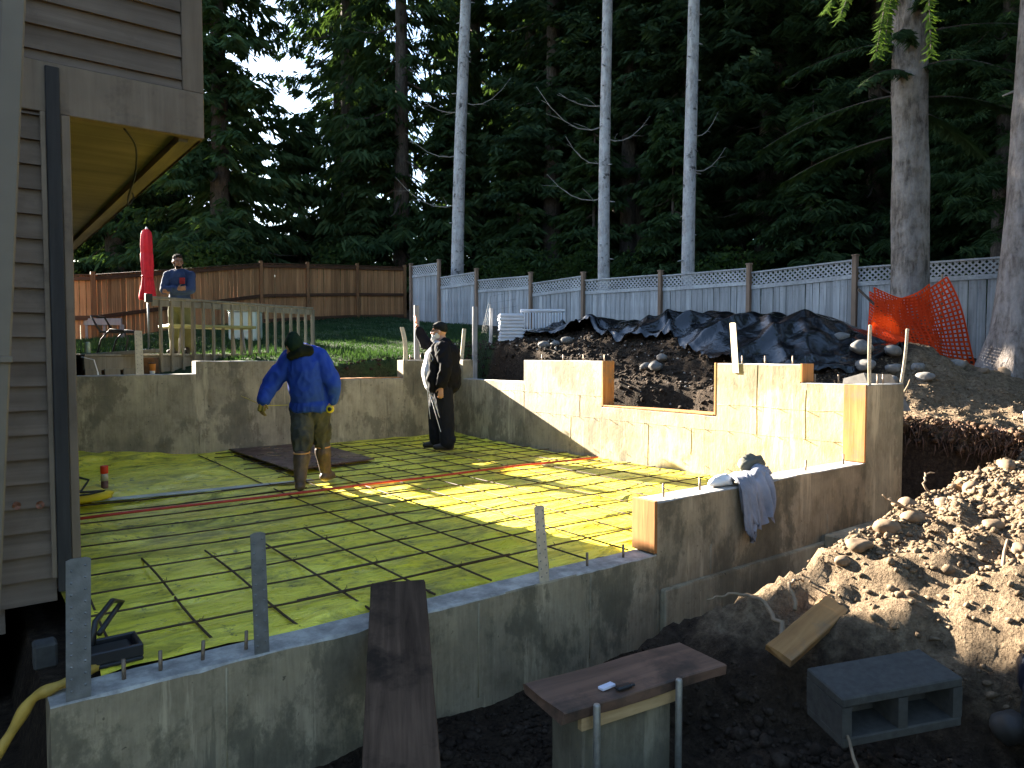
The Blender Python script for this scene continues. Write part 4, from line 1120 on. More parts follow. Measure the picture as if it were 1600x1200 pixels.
for z0, rd, L, sag, n_, sd_ in ((6.3, W(-1, -.75), 1.9, .62, 26, 1), (6.4, W(.5, -1), 1.7, .7, 26, 2), (6.8, W(-.9, -1.3), 2.3, .5, 28, 3), (5.9, W(1, -.35), 1.8, .55, 24, 4), (7.0, W(1, -.9), 2.2, .5, 28, 5), (5.7, W(.9, .5), 2.2, .4, 26, 6),
                                (6.9, W(-1, .1), 2.2, .5, 28, 7), (7.4, W(-.4, -1), 2.2, .5, 28, 8), (5.3, W(-.8, .9), 2.4, .35, 26, 9), (6.0, W(-1, .6), 2.6, .45, 28, 10), (7.6, W(.3, -1), 2.2, .5, 28, 11), (7.8, W(-1, -.4), 2.4, .5, 28, 12), (7.8, W(1, -.3), 2.4, .5, 28, 13)):
    st = bl + np.array([0, 0, z0 - 1.3 + 0.0])
    V_, c_ = bough(bl, st, rd, L, sag * .7, n_ * 2, sd_); vs.append(V_)
    limbs.tube([Vector(st)] + c_[::3], [.03] + [max(.006, .024 - .0026 * i) for i in range(len(c_[::3]))], 5)
V_ = np.concatenate(vs) - bl
put("crown", mesh("cedar_sprays", V_, np.arange(len(V_)).reshape(-1, 4), M['needle']), bigt)
limbs.build("limb", M['bark_dark'], bigt)
put("crown", cr[5], bigt).location = (0, 0, 0.5)
M['needle_lit'] = m_foliage('cedar_foliage_sun_tint', (.050, .085, .020), (.085, .135, .030), .5)  # brighter copy of the cedar foliage, sunlight put into its colour
vs = []; limbs = MB()
for z0, tip, sag, n_, sd_ in ((8.0, W(4.75, 9.6, 5.25), .5, 60, 21), (8.2, W(5.35, 9.4, 5.15), .5, 60, 22), (8.0, W(4.3, 9.7, 5.75), .5, 56, 26), (8.1, W(5.0, 9.9, 5.45), .5, 60, 27), (8.0, W(4.35, 10.2, 6.1), .5, 56, 23), (8.4, W(5.9, 9.6, 6.0), .5, 56, 24), (7.6, W(5.2, 10.4, 5.6), .5, 56, 25)):
    st = np.array([bl[0], bl[1], z0]); dv_ = Vector(tip) - Vector(st); L = dv_.xy.length; s_ = (z0 - tip.z) / (.75 * L)
    V_, c_ = bough(bl, st, dv_, L, s_, int(n_ * 1.7), sd_, .20); vs.append(V_[len(V_) // 12 * 4:])
    limbs.tube([Vector(st)] + c_[::4], [.035] + [max(.006, .03 - .0022 * i) for i in range(len(c_[::4]))], 5)
V_ = np.concatenate(vs) - bl
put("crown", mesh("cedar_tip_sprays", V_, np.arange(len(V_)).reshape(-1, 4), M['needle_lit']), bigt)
limbs.build("limb", M['bark_dark'], bigt)
ct = [o for o in bpy.data.objects if o.name.startswith("cedar_tree")][0]
put("crown", cr[5], ct).location = (.5, -.3, 1.0)

# shrubs along the fences
def shrub(r, d, s, label, group="bushes growing along the fences"):
    p = W(r, d); e = empty("shrub", (p.x, p.y, tz(p.x, p.y)), label, "bush", group, random.uniform(0, 6.28)); e.scale = (s, s, s)
    put("foliage", shrub_me, e); put("stem", shrub_st, e)
g = np.random.default_rng(8); N = 2600
c_ = g.normal(0, 1, (N, 3)); c_ /= np.linalg.norm(c_, axis=1, keepdims=True); c_ *= (g.random((N, 1)) ** .4) * np.array([1.0, 1.0, .9]); c_[:, 2] += .9
c_ *= (1 + .3 * vnoise(c_[:, 0] * 2.2, c_[:, 1] * 2.2 + c_[:, 2] * 1.3, 3))[:, None]
d_ = g.normal(0, 1, (N, 3)); d_ /= np.linalg.norm(d_, axis=1, keepdims=True); w_ = np.cross(d_, g.normal(0, 1, (N, 3))); w_ /= np.linalg.norm(w_, axis=1, keepdims=True)
l_ = g.uniform(.06, .13, (N, 1)); V_ = np.stack([c_, c_ + d_ * l_ * .5 + w_ * l_ * .35, c_ + d_ * l_, c_ + d_ * l_ * .5 - w_ * l_ * .35], 1).reshape(-1, 3)
shrub_me = mesh("shrub_foliage", V_, np.arange(len(V_)).reshape(-1, 4), M['shrub'])
b = MB()
for i in range(7):
    a = i * .9; b.tube([(0, 0, -.1), (.25 * math.cos(a), .25 * math.sin(a), .5), (.6 * math.cos(a), .6 * math.sin(a), 1.2)], [.02, .014, .005], 5)
shrub_st = bpy.data.meshes.new("shrub_stem"); shrub_st.from_pydata([tuple(p) for p in b.v], [], b.f); shrub_st.materials.append(M['bark_dark'])
for i, (r, d, s, l) in enumerate([(-10.9, 27, 1.5, "bush behind the cedar fence near the parasol"), (-7.0, 30.5, 1.6, "bush over the cedar fence right of the bright sky gap"),
      (-3.0, 30.5, 1.5, "bush behind the corner of the two fences"), (2.2, 24.6, 1.3, "sunlit yellow green bush behind the fence left of the middle trunk"), (3.6, 23.8, 1.1, "bush behind the fence right of the middle trunk"), (6.6, 21.6, 1.2, "bush behind the fence right of the third pale trunk"), (0.2, 26.8, 1.3, "bush behind the fence right of the leftmost pale trunk"), (9.7, 19.0, 1.1, "bush behind the lattice fence near the big trunk")]):
    shrub(r, d, s, l)
# the tip of a neighbour's roof above the cedar fence
nh = empty("neighbour_house", W(-17.6, 44, 3.5), "pinkish gable of a neighbouring house just above the cedar fence", "house")
M['pink'] = m_plain('pinkish_siding', (.34, .26, .28), .8); b = MB(); p = W(-17.6, 44, 0)
Mz = Matrix.Translation(p) @ Matrix.Rotation(R(YAW), 4, 'Z')
MB().box((-3, -.1, 2.0), (3, 6, 5.0), Mz).build("wall", M['pink'], nh)
b = MB(); b.add([Mz @ Vector(q) for q in ((-3.3, -.4, 4.9), (0, -.4, 6.85), (3.3, -.4, 4.9), (-3.3, 6.3, 4.9), (0, 6.3, 6.85), (3.3, 6.3, 4.9))], [(0,1,4,3),(1,2,5,4),(0,2,1),(3,4,5),(0,3,5,2)]); b.build("roof", M['pink'], nh)

# lawn
N = 60000
r_ = rng.uniform(-9.5, 2.2, N); dd_ = 12.2 + 14.5 * rng.random(N) ** 1.35
X_ = CY * r_ + SY * dd_; Y_ = -SY * r_ + CY * dd_
keep = (sstep(11.45, 11.75, Y_ + .25 * fbm(X_, Y_, 1.2, 3, 60)) * sstep(12.3, 12.0, X_) * sstep(9.2, 8.2, X_ - .55 * (Y_ - 11.5)) > .5)
X_, Y_ = X_[keep], Y_[keep]; Z_ = terrain(X_, Y_); N = len(X_)
a = rng.random(N) * 6.28; h = rng.uniform(.035, .085, N) * (1 + .5 * fbm(X_, Y_, .8, 3, 9)); w = .007 + .010 * rng.random(N)
lx, ly = rng.normal(0, .025, N), rng.normal(0, .025, N)
V_ = np.stack([np.stack([X_ - w * np.cos(a), Y_ - w * np.sin(a), Z_ - .01], 1), np.stack([X_ + w * np.cos(a), Y_ + w * np.sin(a), Z_ - .01], 1), np.stack([X_ + lx, Y_ + ly, Z_ + h], 1)], 1).reshape(-1, 3)
M['grass'] = m_foliage('lawn_grass', (.014, .032, .018), (.034, .062, .030), .25)
tag(put("lawn_grass", mesh("lawn_grass", V_, np.arange(len(V_)).reshape(-1, 3), M['grass'])), "short green grass on the sloping lawn behind the foundation", kind="stuff")
# ------------------------------------------------------------------ things around the dig
M['ramp_wood'] = m_wood('dark_dirty_plank', (0.034, 0.021, 0.014), (0.115, 0.072, 0.048), 0, .9, .75, .05, (0.018, .013, .010), .1)
M['bench_wood'] = m_wood('wet_brown_plank', (0.070, 0.038, 0.026), (0.19, 0.105, 0.070), 0, .6, .6, .05, (0.022, .017, .014), .4)
M['new_wood'] = m_wood('pale_new_wood', (0.34, 0.22, 0.11), (0.55, 0.38, 0.20), 0, .7, .8, .1)
M['board_wood'] = m_wood('muddy_board', (0.26, 0.125, 0.045), (0.44, 0.235, 0.09), 0, .8, .8, .1, (.16, .115, .07))
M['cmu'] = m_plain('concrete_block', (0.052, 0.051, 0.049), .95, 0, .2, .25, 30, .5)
def plank(name, A, B, w, th, mat, label, cat, roll=(0, 0, 1), jag=.012):
    A = Vector(A); B = Vector(B); x = (B - A); L = x.length; x.normalize(); y = Vector(roll).cross(x).normalized(); z = x.cross(y)
    n = 10; v = []
    for i in range(n + 1):
        t = L * i / n
        for (yy, zz) in ((-w/2, -th/2 + .004), (-w/2 + .004, -th/2), (w/2 - .004, -th/2), (w/2, -th/2 + .004), (w/2, th/2 - .005), (w/2 - .006, th/2), (0, th/2), (-w/2 + .006, th/2), (-w/2, th/2 - .005)):
            e = jag * random.uniform(-1, 1) if i in (0, n) else 0
            v.append((t + e, yy + random.uniform(-.002, .002), zz + .003 * math.sin(i * .9 + A.x * 7)))
    m = 9; f = [(i*m+j, i*m+(j+1)%m, (i+1)*m+(j+1)%m, (i+1)*m+j) for i in range(n) for j in range(m)] + [tuple(range(m-1, -1, -1)), tuple(n*m+j for j in range(m))]
    me = mesh(name, v, f, mat); bm_ = bmesh.new(); bm_.from_mesh(me); bmesh.ops.recalc_face_normals(bm_, faces=bm_.faces); bm_.to_mesh(me); bm_.free()
    o = put(name, me); Mx = Matrix((x, y, z)).transposed().to_4x4(); Mx.translation = A; o.matrix_basis = Mx
    return tag(o, label, cat)
# ramp plank leaning on the near wall
plank("ramp_plank", (1.87, 3.455, 0.100), (0.87, 1.58, -0.415), .292, .042, M['ramp_wood'], "long dark muddy plank sloping up onto the near foundation wall as a ramp", "plank")
# small pier with a plank on it
pc = Vector((2.41, 2.28, -.075))
ex = Vector((1.0, -.12, 0)).normalized(); ey = Vector((.12, 1.0, 0)).normalized()
Mp = Matrix((ex, ey, Vector((0, 0, 1)))).transposed().to_4x4(); Mp.translation = pc
M['conc_dark'] = m_concrete('dark_concrete', (0.20, 0.175, 0.13), .7)  # darker concrete base for the pier
o = MB().box((-.33, -.12, -.75), (.17, .12, -.10), Mp, .008).build("concrete_pier", M['conc_dark'], None, pc + Vector((0,0,-.5))); tag(o, "small squat concrete pier under the wet plank", "pier")
o = MB().box((-.36, -.152, -.150), (.20, -.121, -.092), Mp, .003).build("wood_strip", M['new_wood'], None, pc + Vector((0, -.14, -.1))); tag(o, "pale new wood strip along the pier just under the wet plank", "strip")
plank("pier_plank", Mp @ Vector((-.46, -.008, -.0645)), Mp @ Vector((.47, -.008, -.0645)), .315, .049, M['bench_wood'], "wide wet brown plank lying flat on the concrete pier", "plank")
for sx_, lab in ((-.315, "left steel stake driven beside the concrete pier"), (.145, "right steel stake driven beside the concrete pier")):
    p = Mp @ Vector((sx_, -.196, 0))
    b = MB().lathe([(.0155, -.95), (.0155, -.105), (.013, -.098)], (p.x, p.y, 0), 14)
    for k in range(14): b.lathe([(.0157, -.14 - k*.05), (.0160, -.143 - k*.05), (.0157, -.146 - k*.05)], (p.x, p.y, 0), 10)
    o = b.build("steel_stake", M['steel_dull'], None, (p.x, p.y, -.6)); tag(o, lab, "stake", "steel stakes by the pier")
M['card'] = m_plain('white_card', (.62, .62, .74), .6, 0, .3, .05); M['blk'] = m_plain('black_plastic', (.012, .012, .014), .4, 0, .5)
o = MB().box((-.215, -.065, -.038), (-.135, -.032, -.026), Mp @ Matrix.Rotation(R(8), 4, 'Z'), .002).build("white_box", M['card'], None, Mp @ Vector((-.15, -.08, -.035))); tag(o, "little white box lying on the wet plank", "box")
b = MB().box((-.150, -.135, -.039), (-.070, -.102, -.020), Mp, .006); b.box((-.080, -.130, -.036), (-.050, -.107, -.024), Mp, .004)
tag(b.build("pocket_tool", M['blk'], None, Mp @ Vector((-.12, -.08, -.03))), "small black pocket tool beside the white box on the plank", "tool")
# hollow concrete block
bo = Vector((3.10, 1.44, .0)); th_ = R(-27)
blk = empty("concrete_block", bo + Vector((0,0,-.2)), "grey hollow concrete block lying in the shade at the lower right", "block")
Mb = Matrix.Translation(bo) @ Matrix.Rotation(th_, 4, 'Z') @ Matrix.Rotation(R(-4.5), 4, 'Y') @ Matrix.Rotation(R(5), 4, 'X')
L_, D_, H_ = .56, .25, .22
bb = MB()
bb.box((-L_/2, -D_/2, -.042), (L_/2, D_/2, 0), Mb, .006); bb.box((-L_/2, -D_/2, -H_), (L_/2, D_/2, -H_ + .042), Mb, .006)
for x in (-L_/2 + .022, 0, L_/2 - .022): bb.box((x - .022, -D_/2 + .002, -H_ + .0425), (x + .022, D_/2 - .002, -.0425), Mb)
bb.box((-L_/2 + .045, .03, -H_ + .0425), (L_/2 - .045, .04, -.0425), Mb)
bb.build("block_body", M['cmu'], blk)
# boards on the spoil heap
plank("muddy_board", (3.19, 1.99, -.135), (4.06, 2.03, .03), .14, .045, M['board_wood'], "muddy orange board lying on the spoil heap edge in light and shade", "board", (0.1, -.35, 1))
plank("muddy_board", (5.64, 2.08, .385), (6.85, 2.18, .47), .13, .045, M['board_wood'], "short sunlit board end sticking out at the top of the spoil heap", "board", (.1, -.3, 1))

# clods: nobody could count them
def ico(sub):
    bm = bmesh.new(); bmesh.ops.create_icosphere(bm, subdivisions=sub, radius=1)
    bm.verts.ensure_lookup_table(); v = np.array([p.co[:] for p in bm.verts]); f = np.array([[q.index for q in p.verts] for p in bm.faces]); bm.free(); return v, f
I1, F1 = ico(1); I2, F2 = ico(2); I3, F3 = ico(3)
def lumps(n, xy, rad, rough, seed, Iv, Fv, sink=.35, squash=.8):
    g = np.random.default_rng(seed); m = len(Iv)
    x, y = xy; z = terrain(x, y)
    V = Iv[None] * (1 + rough * g.normal(0, 1, (n, m, 1))) * rad[:, None, None] * np.stack([g.uniform(.7, 1.3, n), g.uniform(.7, 1.3, n), g.uniform(.55, 1.0, n) * squash / .8], 1)[:, None, :]
    a = g.random(n) * 6.28; c, s = np.cos(a)[:, None], np.sin(a)[:, None]
    V = np.stack([V[..., 0] * c - V[..., 1] * s, V[..., 0] * s + V[..., 1] * c, V[..., 2]], -1)
    V += np.stack([x, y, z + rad * (1 - 2 * sink) * .6], 1)[:, None, :]
    F = (Fv[None] + (np.arange(n) * m)[:, None, None]).reshape(-1, 3)
    return V.reshape(-1, 3), F
def m_soil(name, a, b_, c_):
    t = NT(name); c = t.ramp(t.noise(14, 6, .7), [(.3, a), (.5, b_), (.75, c_)])
    return t.done(c, .95, t.bump(t.noise(55, 5, .7), .8, .012), 0, .1)
M['clod'] = m_soil('tan_soil_clod', (.056, .038, .025), (.145, .104, .068), (.24, .178, .118))
M['clod_red'] = m_soil('reddish_sod', (.030, .016, .010), (.075, .045, .028), (.15, .10, .065))
M['clod_grey'] = m_plain('grey_gravel', (.22, .21, .20), .9)
M['clod_dark'] = m_soil('dark_soil_clod', (.012, .008, .006), (.032, .023, .017), (.07, .052, .04))
parts_v, parts_f = [], []; off = 0
def addl(V, F):
    global off
    parts_v.append(V); parts_f.append(F + off); off += len(V)
I0, F0 = ico(1); 
bm = bmesh.new(); bmesh.ops.create_icosphere(bm, subdivisions=1, radius=1); bm.free()
T0 = (1 + 5 ** .5) / 2
I0 = np.array([(-1,T0,0),(1,T0,0),(-1,-T0,0),(1,-T0,0),(0,-1,T0),(0,1,T0),(0,-1,-T0),(0,1,-T0),(T0,0,-1),(T0,0,1),(-T0,0,-1),(-T0,0,1)], float); I0 /= np.linalg.norm(I0[0])
F0 = np.array([(0,11,5),(0,5,1),(0,1,7),(0,7,10),(0,10,11),(1,5,9),(5,11,4),(11,10,2),(10,7,6),(7,1,8),(3,9,4),(3,4,2),(3,2,6),(3,6,8),(3,8,9),(4,9,5),(2,4,11),(6,2,10),(8,6,7),(9,8,1)])
def crumbs(n, xy, rad, seed, Iv, Fv, jag, sink=.3, dz=0.0):
    """lumps of soil: every one its own jagged shape"""
    g = np.random.default_rng(seed); m = len(Iv); x, y = xy; z = terrain(x, y) + dz
    ph = g.random((n, 3)) * 50
    q = Iv[None] * 2.4 + ph[:, None, :]
    nz = fbm(q[..., 0] + q[..., 2] * .7, q[..., 1] - q[..., 2] * .6, 1.0, 3, seed)
    V = Iv[None] * (1 + jag * nz)[..., None] * (1 + .10 * g.normal(0, 1, (n, m, 1)))
    V = V * rad[:, None, None] * np.stack([g.uniform(.75, 1.35, n), g.uniform(.75, 1.3, n), g.uniform(.6, 1.0, n)], 1)[:, None, :]
    a = g.random(n) * 6.28; c, s_ = np.cos(a)[:, None], np.sin(a)[:, None]
    V = np.stack([V[..., 0] * c - V[..., 1] * s_, V[..., 0] * s_ + V[..., 1] * c, V[..., 2]], -1)
    V += np.stack([x, y, z + rad * (1 - 2 * sink) * .6], 1)[:, None, :]
    return V.reshape(-1, 3), (Fv[None] + (np.arange(n) * m)[:, None, None]).reshape(-1, 3)
g = np.random.default_rng(21)
def on_pile(n, seed, lo=3.2):
    g = np.random.default_rng(seed); x = g.uniform(3.0, 9.0, n * 5); y = g.uniform(-.6, 2.32, n * 5)
    dens = sstep(lo, lo + 1.5, x - .25 * (2.5 - y) + .5 * vnoise(x * 1.4, y * 1.4, 88)) * (.5 + .5 * sstep(-.4, .4, vnoise(x * 1.3 + 5, y * 1.3, 90)))
    k = g.random(n * 5) < dens; return x[k][:n], y[k][:n]
x, y = on_pile(15000, 30); rad = .006 + .010 * g.random(len(x)) ** 1.5; addl(*crumbs(len(x), (x, y), rad, 40, I0, F0, .3, .2))
x, y = on_pile(10000, 31); rad = .010 + .016 * g.random(len(x)) ** 2; addl(*crumbs(len(x), (x, y), rad, 41, I1, F1, .6, .38))
x, y = on_pile(900, 32, 3.6); rad = .016 + .018 * g.random(len(x)) ** 2; addl(*crumbs(len(x), (x, y), rad, 42, I2, F2, .85, .42))
# crumbs and overhanging sods along the lip of the bank
n = 5000; y = g.uniform(1.0, 5.4, n); x = lip_x(y) + g.uniform(.04, 2.2, n); rad = .006 + .012 * g.random(n) ** 3; addl(*crumbs(n, (x, y), rad, 44, I0, F0, .3, .2))
tag(put("soil_clods", mesh("soil_clods", np.concatenate(parts_v), np.concatenate(parts_f), M['clod'], False)), "loose tan soil clods over the spoil heap and the bank", kind="stuff")
n = 700; y = g.uniform(1.2, 5.2, n); x = lip_x(y) - .34 * g.random(n) ** 1.5 + .08 + .12 * vnoise(y * 2.2, y * 0, 99); rad = .016 + .03 * g.random(n) ** 2.5
zl = plateau(np.full(n, 9.0), y) - .02 - .30 * g.random(n) ** 1.6
V, F = crumbs(n, (x, y), rad, 45, I1, F1, .8, .5); V = V.reshape(n, -1, 3); V[..., 2] += (zl - terrain(x, y))[:, None]
tag(put("bank_sods", mesh("bank_sods", V.reshape(-1, 3), F, M['clod_red'], False)), "overhanging reddish sods along the lip of the cut bank", kind="stuff")
parts_v, parts_f = [], []; off = 0
n = 7000; x = g.uniform(1.0, 4.3, n); y = g.uniform(.3, 3.2, n); k = ~((x > 2.0) & (x < 2.9) & (y > 2.0) & (y < 2.5)) & (x - .3 * (2.2 - y) < 3.25); x, y = x[k], y[k]; rad = .006 + .016 * g.random(len(x)) ** 3; addl(*crumbs(len(x), (x, y), rad, 46, I0, F0, .3, .25))
n = 500; x = g.uniform(1.4, 4.0, n); y = g.uniform(.6, 3.1, n); k = ~((x > 1.9) & (x < 3.0) & (y > 1.95) & (y < 2.6)) & (x - .3 * (2.2 - y) < 3.2); x, y = x[k], y[k]; rad = .02 + .03 * g.random(len(x)) ** 2; addl(*crumbs(len(x), (x, y), rad, 47, I1, F1, .4, .4))
n = 9000; x = g.uniform(7.2, 10.8, n); y = g.uniform(5.0, 12.6, n); rad = .010 + .03 * g.random(n) ** 3; addl(*crumbs(n, (x, y), rad, 48, I0, F0, .3, .3))
n = 700; x = g.uniform(4.4, 9.0, n); y = g.uniform(10.7, 12.0, n); rad = .012 + .04 * g.random(n) ** 3; addl(*crumbs(n, (x, y), rad, 49, I1, F1, .3, .3))
tag(put("dark_clods", mesh("dark_clods", np.concatenate(parts_v), np.concatenate(parts_f), M['clod_dark'], False)), "dark soil crumbs on the trench floor and the covered mound", kind="stuff")
# pale gravel specks in the dark mound
n = 900; x = g.uniform(7.4, 10.6, n); y = g.uniform(5.0, 12.6, n); rad = .008 + .02 * g.random(n) ** 3; V, F = crumbs(n, (x, y), rad, 50, I1, F1, .15, .2)
tag(put("gravel", mesh("gravel", V, F, M['clod_grey'], True)), "pale gravel specks in the dark mound", kind="stuff")
M['stone'] = m_plain('river_stone', (.15, .105, .068), .85, 0, .25, .35, 12, .2)
M['stone_grey'] = m_plain('grey_stone', (.16, .15, .14), .8, 0, .25, .35, 12, .2)
M['stone_wet'] = m_plain('wet_dark_stone', (.03, .028, .027), .6, 0, .3, .35, 14, .15)
def stone(x, y, r, label, mat='stone', squash=.75, seed=0, group="stones on the soil", sink=.25, elong=1.25):
    g = np.random.default_rng(100 + seed); V = I3.copy()
    nrm = fbm(V[:, 0] * 1.1 + seed, V[:, 1] * 1.1 + V[:, 2] * .9, 1.0, 3, seed)
    V = V * (1 + .20 * nrm)[:, None] * np.array([r * elong, r * .9, r * squash]); a = g.random() * 6.28
    V = np.stack([V[:, 0] * math.cos(a) - V[:, 1] * math.sin(a), V[:, 0] * math.sin(a) + V[:, 1] * math.cos(a), V[:, 2]], 1)
    o = put("stone", mesh("stone", V, F3, M[mat], True), None, (x, y, tz(x, y) + r * squash * (1 - 2 * sink))); return tag(o, label, "stone", group)
for i, s in enumerate([
    (4.10, 2.06, .055, "roundest pale stone at the head of the muddy board"), (4.0, 2.10, .042, "smaller pale stone left of the roundest one above the muddy board"),
    (5.0, 2.18, .060, "long tan stone on the upper edge of the spoil heap"), (4.72, 2.04, .055, "tan stone below the long one on the spoil heap"), (4.58, 2.12, .065, "broad tan stone on the left edge of the spoil heap"),
    (5.07, 2.0, .050, "pale sunlit stone in the middle of the spoil heap"), (5.6, 2.02, .062, "pair sized pale stone beside the upper board end"), (6.0, 1.95, .055, "pale stone right of the upper board end"),
    (4.8, 1.62, .050, "pale stone near the right side of the spoil heap"), (4.60, 1.42, .045, "tan stone half sunk in the spoil heap clods")]):
    stone(s[0], s[1], s[2], s[3], 'stone', .75, i)
for i, (r, d, rad, lab, mt) in enumerate([
    (7.40, 10.7, .16, "large pale double lobed stone right of the netting foot", 'stone'), (6.35, 10.3, .11, "pale round stone below the netting foot", 'stone_grey'), (6.65, 10.2, .09, "small white flat stone beside the round one below the netting", 'stone'),
    (4.95, 10.9, .12, "round stone left of the netting at its lower corner", 'stone_grey'), (7.0, 9.5, .15, "orange tan sunlit stone on the bank at the right", 'stone'), (5.45, 10.4, .10, "stone right behind the corner straps", 'stone')]):
    p = W(r, d); stone(p.x, p.y, rad, lab, mt, .7, 30 + i)
for i, (r, d, rad, lab) in enumerate([(5.05, 10.45, .16, "biggest pale stone of the heap at the right end of the tarp"), (5.45, 10.35, .12, "grey stone right of the biggest in the tarp end heap"), (4.95, 10.15, .13, "flat grey stone below the biggest in the tarp end heap"), (5.28, 10.0, .10, "second flat grey stone in the heap at the tarp end"),
      (5.62, 10.0, .11, "grey stone at the right of the heap by the tarp end"), (4.75, 9.85, .08, "small grey stone at the left of the heap by the tarp end"), (5.10, 9.75, .12, "lowest broad grey stone in the heap by the tarp end"), (5.5, 9.65, .09, "lowest right grey stone in the heap by the tarp end"),
      (0.60, 13.35, .10, "left pale stone under the edge of the tarp on the mound"), (0.80, 13.35, .08, "middle pale stone under the edge of the tarp on the mound"), (1.02, 13.3, .12, "right pale stone under the edge of the tarp on the mound"),
      (2.15, 11.6, .09, "left stone of the cluster seen through the wall opening"), (2.28, 11.45, .12, "largest stone of the cluster seen through the wall opening"), (2.40, 11.6, .08, "right stone of the cluster seen through the wall opening"), (1.85, 10.6, .08, "lone stone low down in the wall opening")]):
    p = W(r, d); stone(p.x, p.y, rad, lab, 'stone_grey', .7, 50 + i).location.z += .03 if 'biggest' in lab else .0
stone(3.66, 1.14, .085, "wet black rounded stone at the right of the concrete block", 'stone_wet', .85, 80, None, .15, 1.1)
stone(2.45, 1.62, .022, "tiny pale pebble in the mud in front of the pier", 'stone', .8, 81, None)
# grey slab end showing behind the side wall
o = MB().add([(7.0, 3.75, .8), (7.0, 3.35, .8), (7.35, 3.2, .8), (7.35, 3.8, .8), (7.0, 3.70, 1.11), (7.0, 3.50, 1.17), (7.35, 3.4, 1.15), (7.35, 3.7, 1.12)], [(3,2,1,0),(4,5,6,7),(0,1,5,4),(1,2,6,5),(2,3,7,6),(3,0,4,7)]).build("flat_rock", M['stone_grey'], None, (7.1, 3.5, .9)); tag(o, "flat topped grey rock behind the end of the side wall", "rock")
# roots and twigs
M['root'] = m_plain('pale_root', (.19, .14, .095), .9, 0, .2, .3, 20)
def root(pts, r, label, mat='root', cat="root"):
    P = []
    for i in range(len(pts) - 1):
        a, b_ = Vector(pts[i]), Vector(pts[i + 1])
        for k in range(4): P.append(a.lerp(b_, k / 4) + Vector((random.gauss(0, .006), random.gauss(0, .006), random.gauss(0, .006))))
    P.append(Vector(pts[-1]))
    rr = [r * (1 - .75 * i / len(P)) for i in range(len(P))]
    tag(MB().tube(P, rr, 6).build("root", M[mat], None, P[0]), label, cat, "roots and twigs in the soil")
root([(3.22, 1.98, -.14), (3.38, 2.10, -.06), (3.49, 2.27, -.01), (3.50, 2.40, .0), (3.42, 2.47, -.01), (3.32, 2.52, -.03)], .016, "pale root arching out of the spoil heap toward the wall")
root([(3.55, 2.12, -.01), (3.66, 2.22, .07), (3.74, 2.23, .08), (3.80, 2.22, .06)], .013, "short forked root stub on the heap edge")
root([(4.9, 1.9, .30), (4.78, 2.05, .36), (4.65, 2.15, .44)], .010, "thin twig standing on the spoil heap")
root([(5.35, 2.16, .34), (5.30, 2.22, .46), (5.36, 2.23, .52), (5.44, 2.2, .52)], .010, "hooked twig in front of the dark pit")
root([(4.95, 2.16, .30), (4.82, 2.2, .40), (4.76, 2.24, .44)], .012, "crooked twig on the crest left of the hooked one")
root([(4.1, 1.35, .20), (4.7, 1.5, .30), (5.2, 1.55, .36)], .012, "long twig lying across the spoil heap clods")
root([(3.9, .95, .12), (4.4, 1.1, .22), (5.0, 1.15, .34)], .018, "thick root lying at the foot of the spoil heap")
root([(8.85, 4.0, .5), (8.9, 3.98, .85), (8.95, 3.92, 1.05)], .022, "upright root sticking out of the bank lip")
root([(2.72, 1.35, -.25), (2.9, 1.5, -.17), (2.98, 1.56, -.12), (3.02, 1.58, -.16)], .007, "thin pale twig in the shaded mud at the bottom")
pz_ = lambda y: float(plateau(np.array([9.0]), np.array([y]))[0])
b = MB(); g2 = random.Random(4)
for i in range(1100):
    y = g2.uniform(1.6, 5.0); x = float(lip_x(y)) + g2.uniform(-.16, .10) + .12 * float(vnoise(y * 2.2, 0, 99)); z = pz_(y) - .02 - .30 * g2.random() ** 1.5
    p = Vector((x, y, z)); d = Vector((-g2.uniform(.2, .8), g2.uniform(-.5, .5), -g2.uniform(.2, 1.0))).normalized(); L = g2.uniform(.05, .20)
    b.tube([p, p + d * L * .5 + Vector((0, 0, .02)), p + d * L + Vector((g2.uniform(-.04, .04),) * 3)], [.009, .007, .003], 4)
M['rootfine'] = m_plain('reddish_rootlet', (.085, .048, .032), .9)
tag(b.build("rootlets", M['rootfine'], None, (8.7, 3, .4)), "tangled reddish rootlets hanging from the cut bank", kind="stuff")

# ------------------------------------------------------------------ black tarp over the mound
def m_tarp():
    t = NT('black_polythene')
    n1 = t.noise(1.6, 5, .6, t.coord((1, 1, 1)), .8); n2 = t.noise(7, 4, .6, None, 1.0)
    dust = t.ramp(t.noise(2.6, 7, .75), [(.62, t.g(0)), (.76, t.g(.6))])
    c = t.mix(dust, (.006, .006, .008), (.16, .13, .10))
    ro = t.ramp(dust, [(0, t.g(.10)), (1, t.g(.7))])
    return t.done(c, ro, t.bump(n2, .22, .02, t.bump(n1, .5, .10)), 0, .7)
M['tarp'] = m_tarp()
ridge = [np.array(p) for p in ((8.9, 12.3), (9.5, 11.2), (10.2, 9.2), (10.55, 7.6), (10.95, 6.3), (11.35, 5.0))]
seglen = [np.linalg.norm(b_ - a) for a, b_ in zip(ridge, ridge[1:])]; cum = np.concatenate([[0], np.cumsum(seglen)]); TOT = cum[-1]
NS, NT2 = 340, 150
S_ = np.linspace(0, TOT, NS); T_ = np.linspace(-1, 1, NT2)
def smooth1(a, n=31): return np.convolve(np.pad(a, n // 2, mode='edge'), np.ones(n) / n, 'valid')
rx_ = smooth1(np.interp(S_, cum, [p[0] for p in ridge])); ry_ = smooth1(np.interp(S_, cum, [p[1] for p in ridge]))
tx_ = np.gradient(rx_, S_); ty_ = np.gradient(ry_, S_); ln = np.hypot(tx_, ty_); tx_, ty_ = tx_ / ln, ty_ / ln
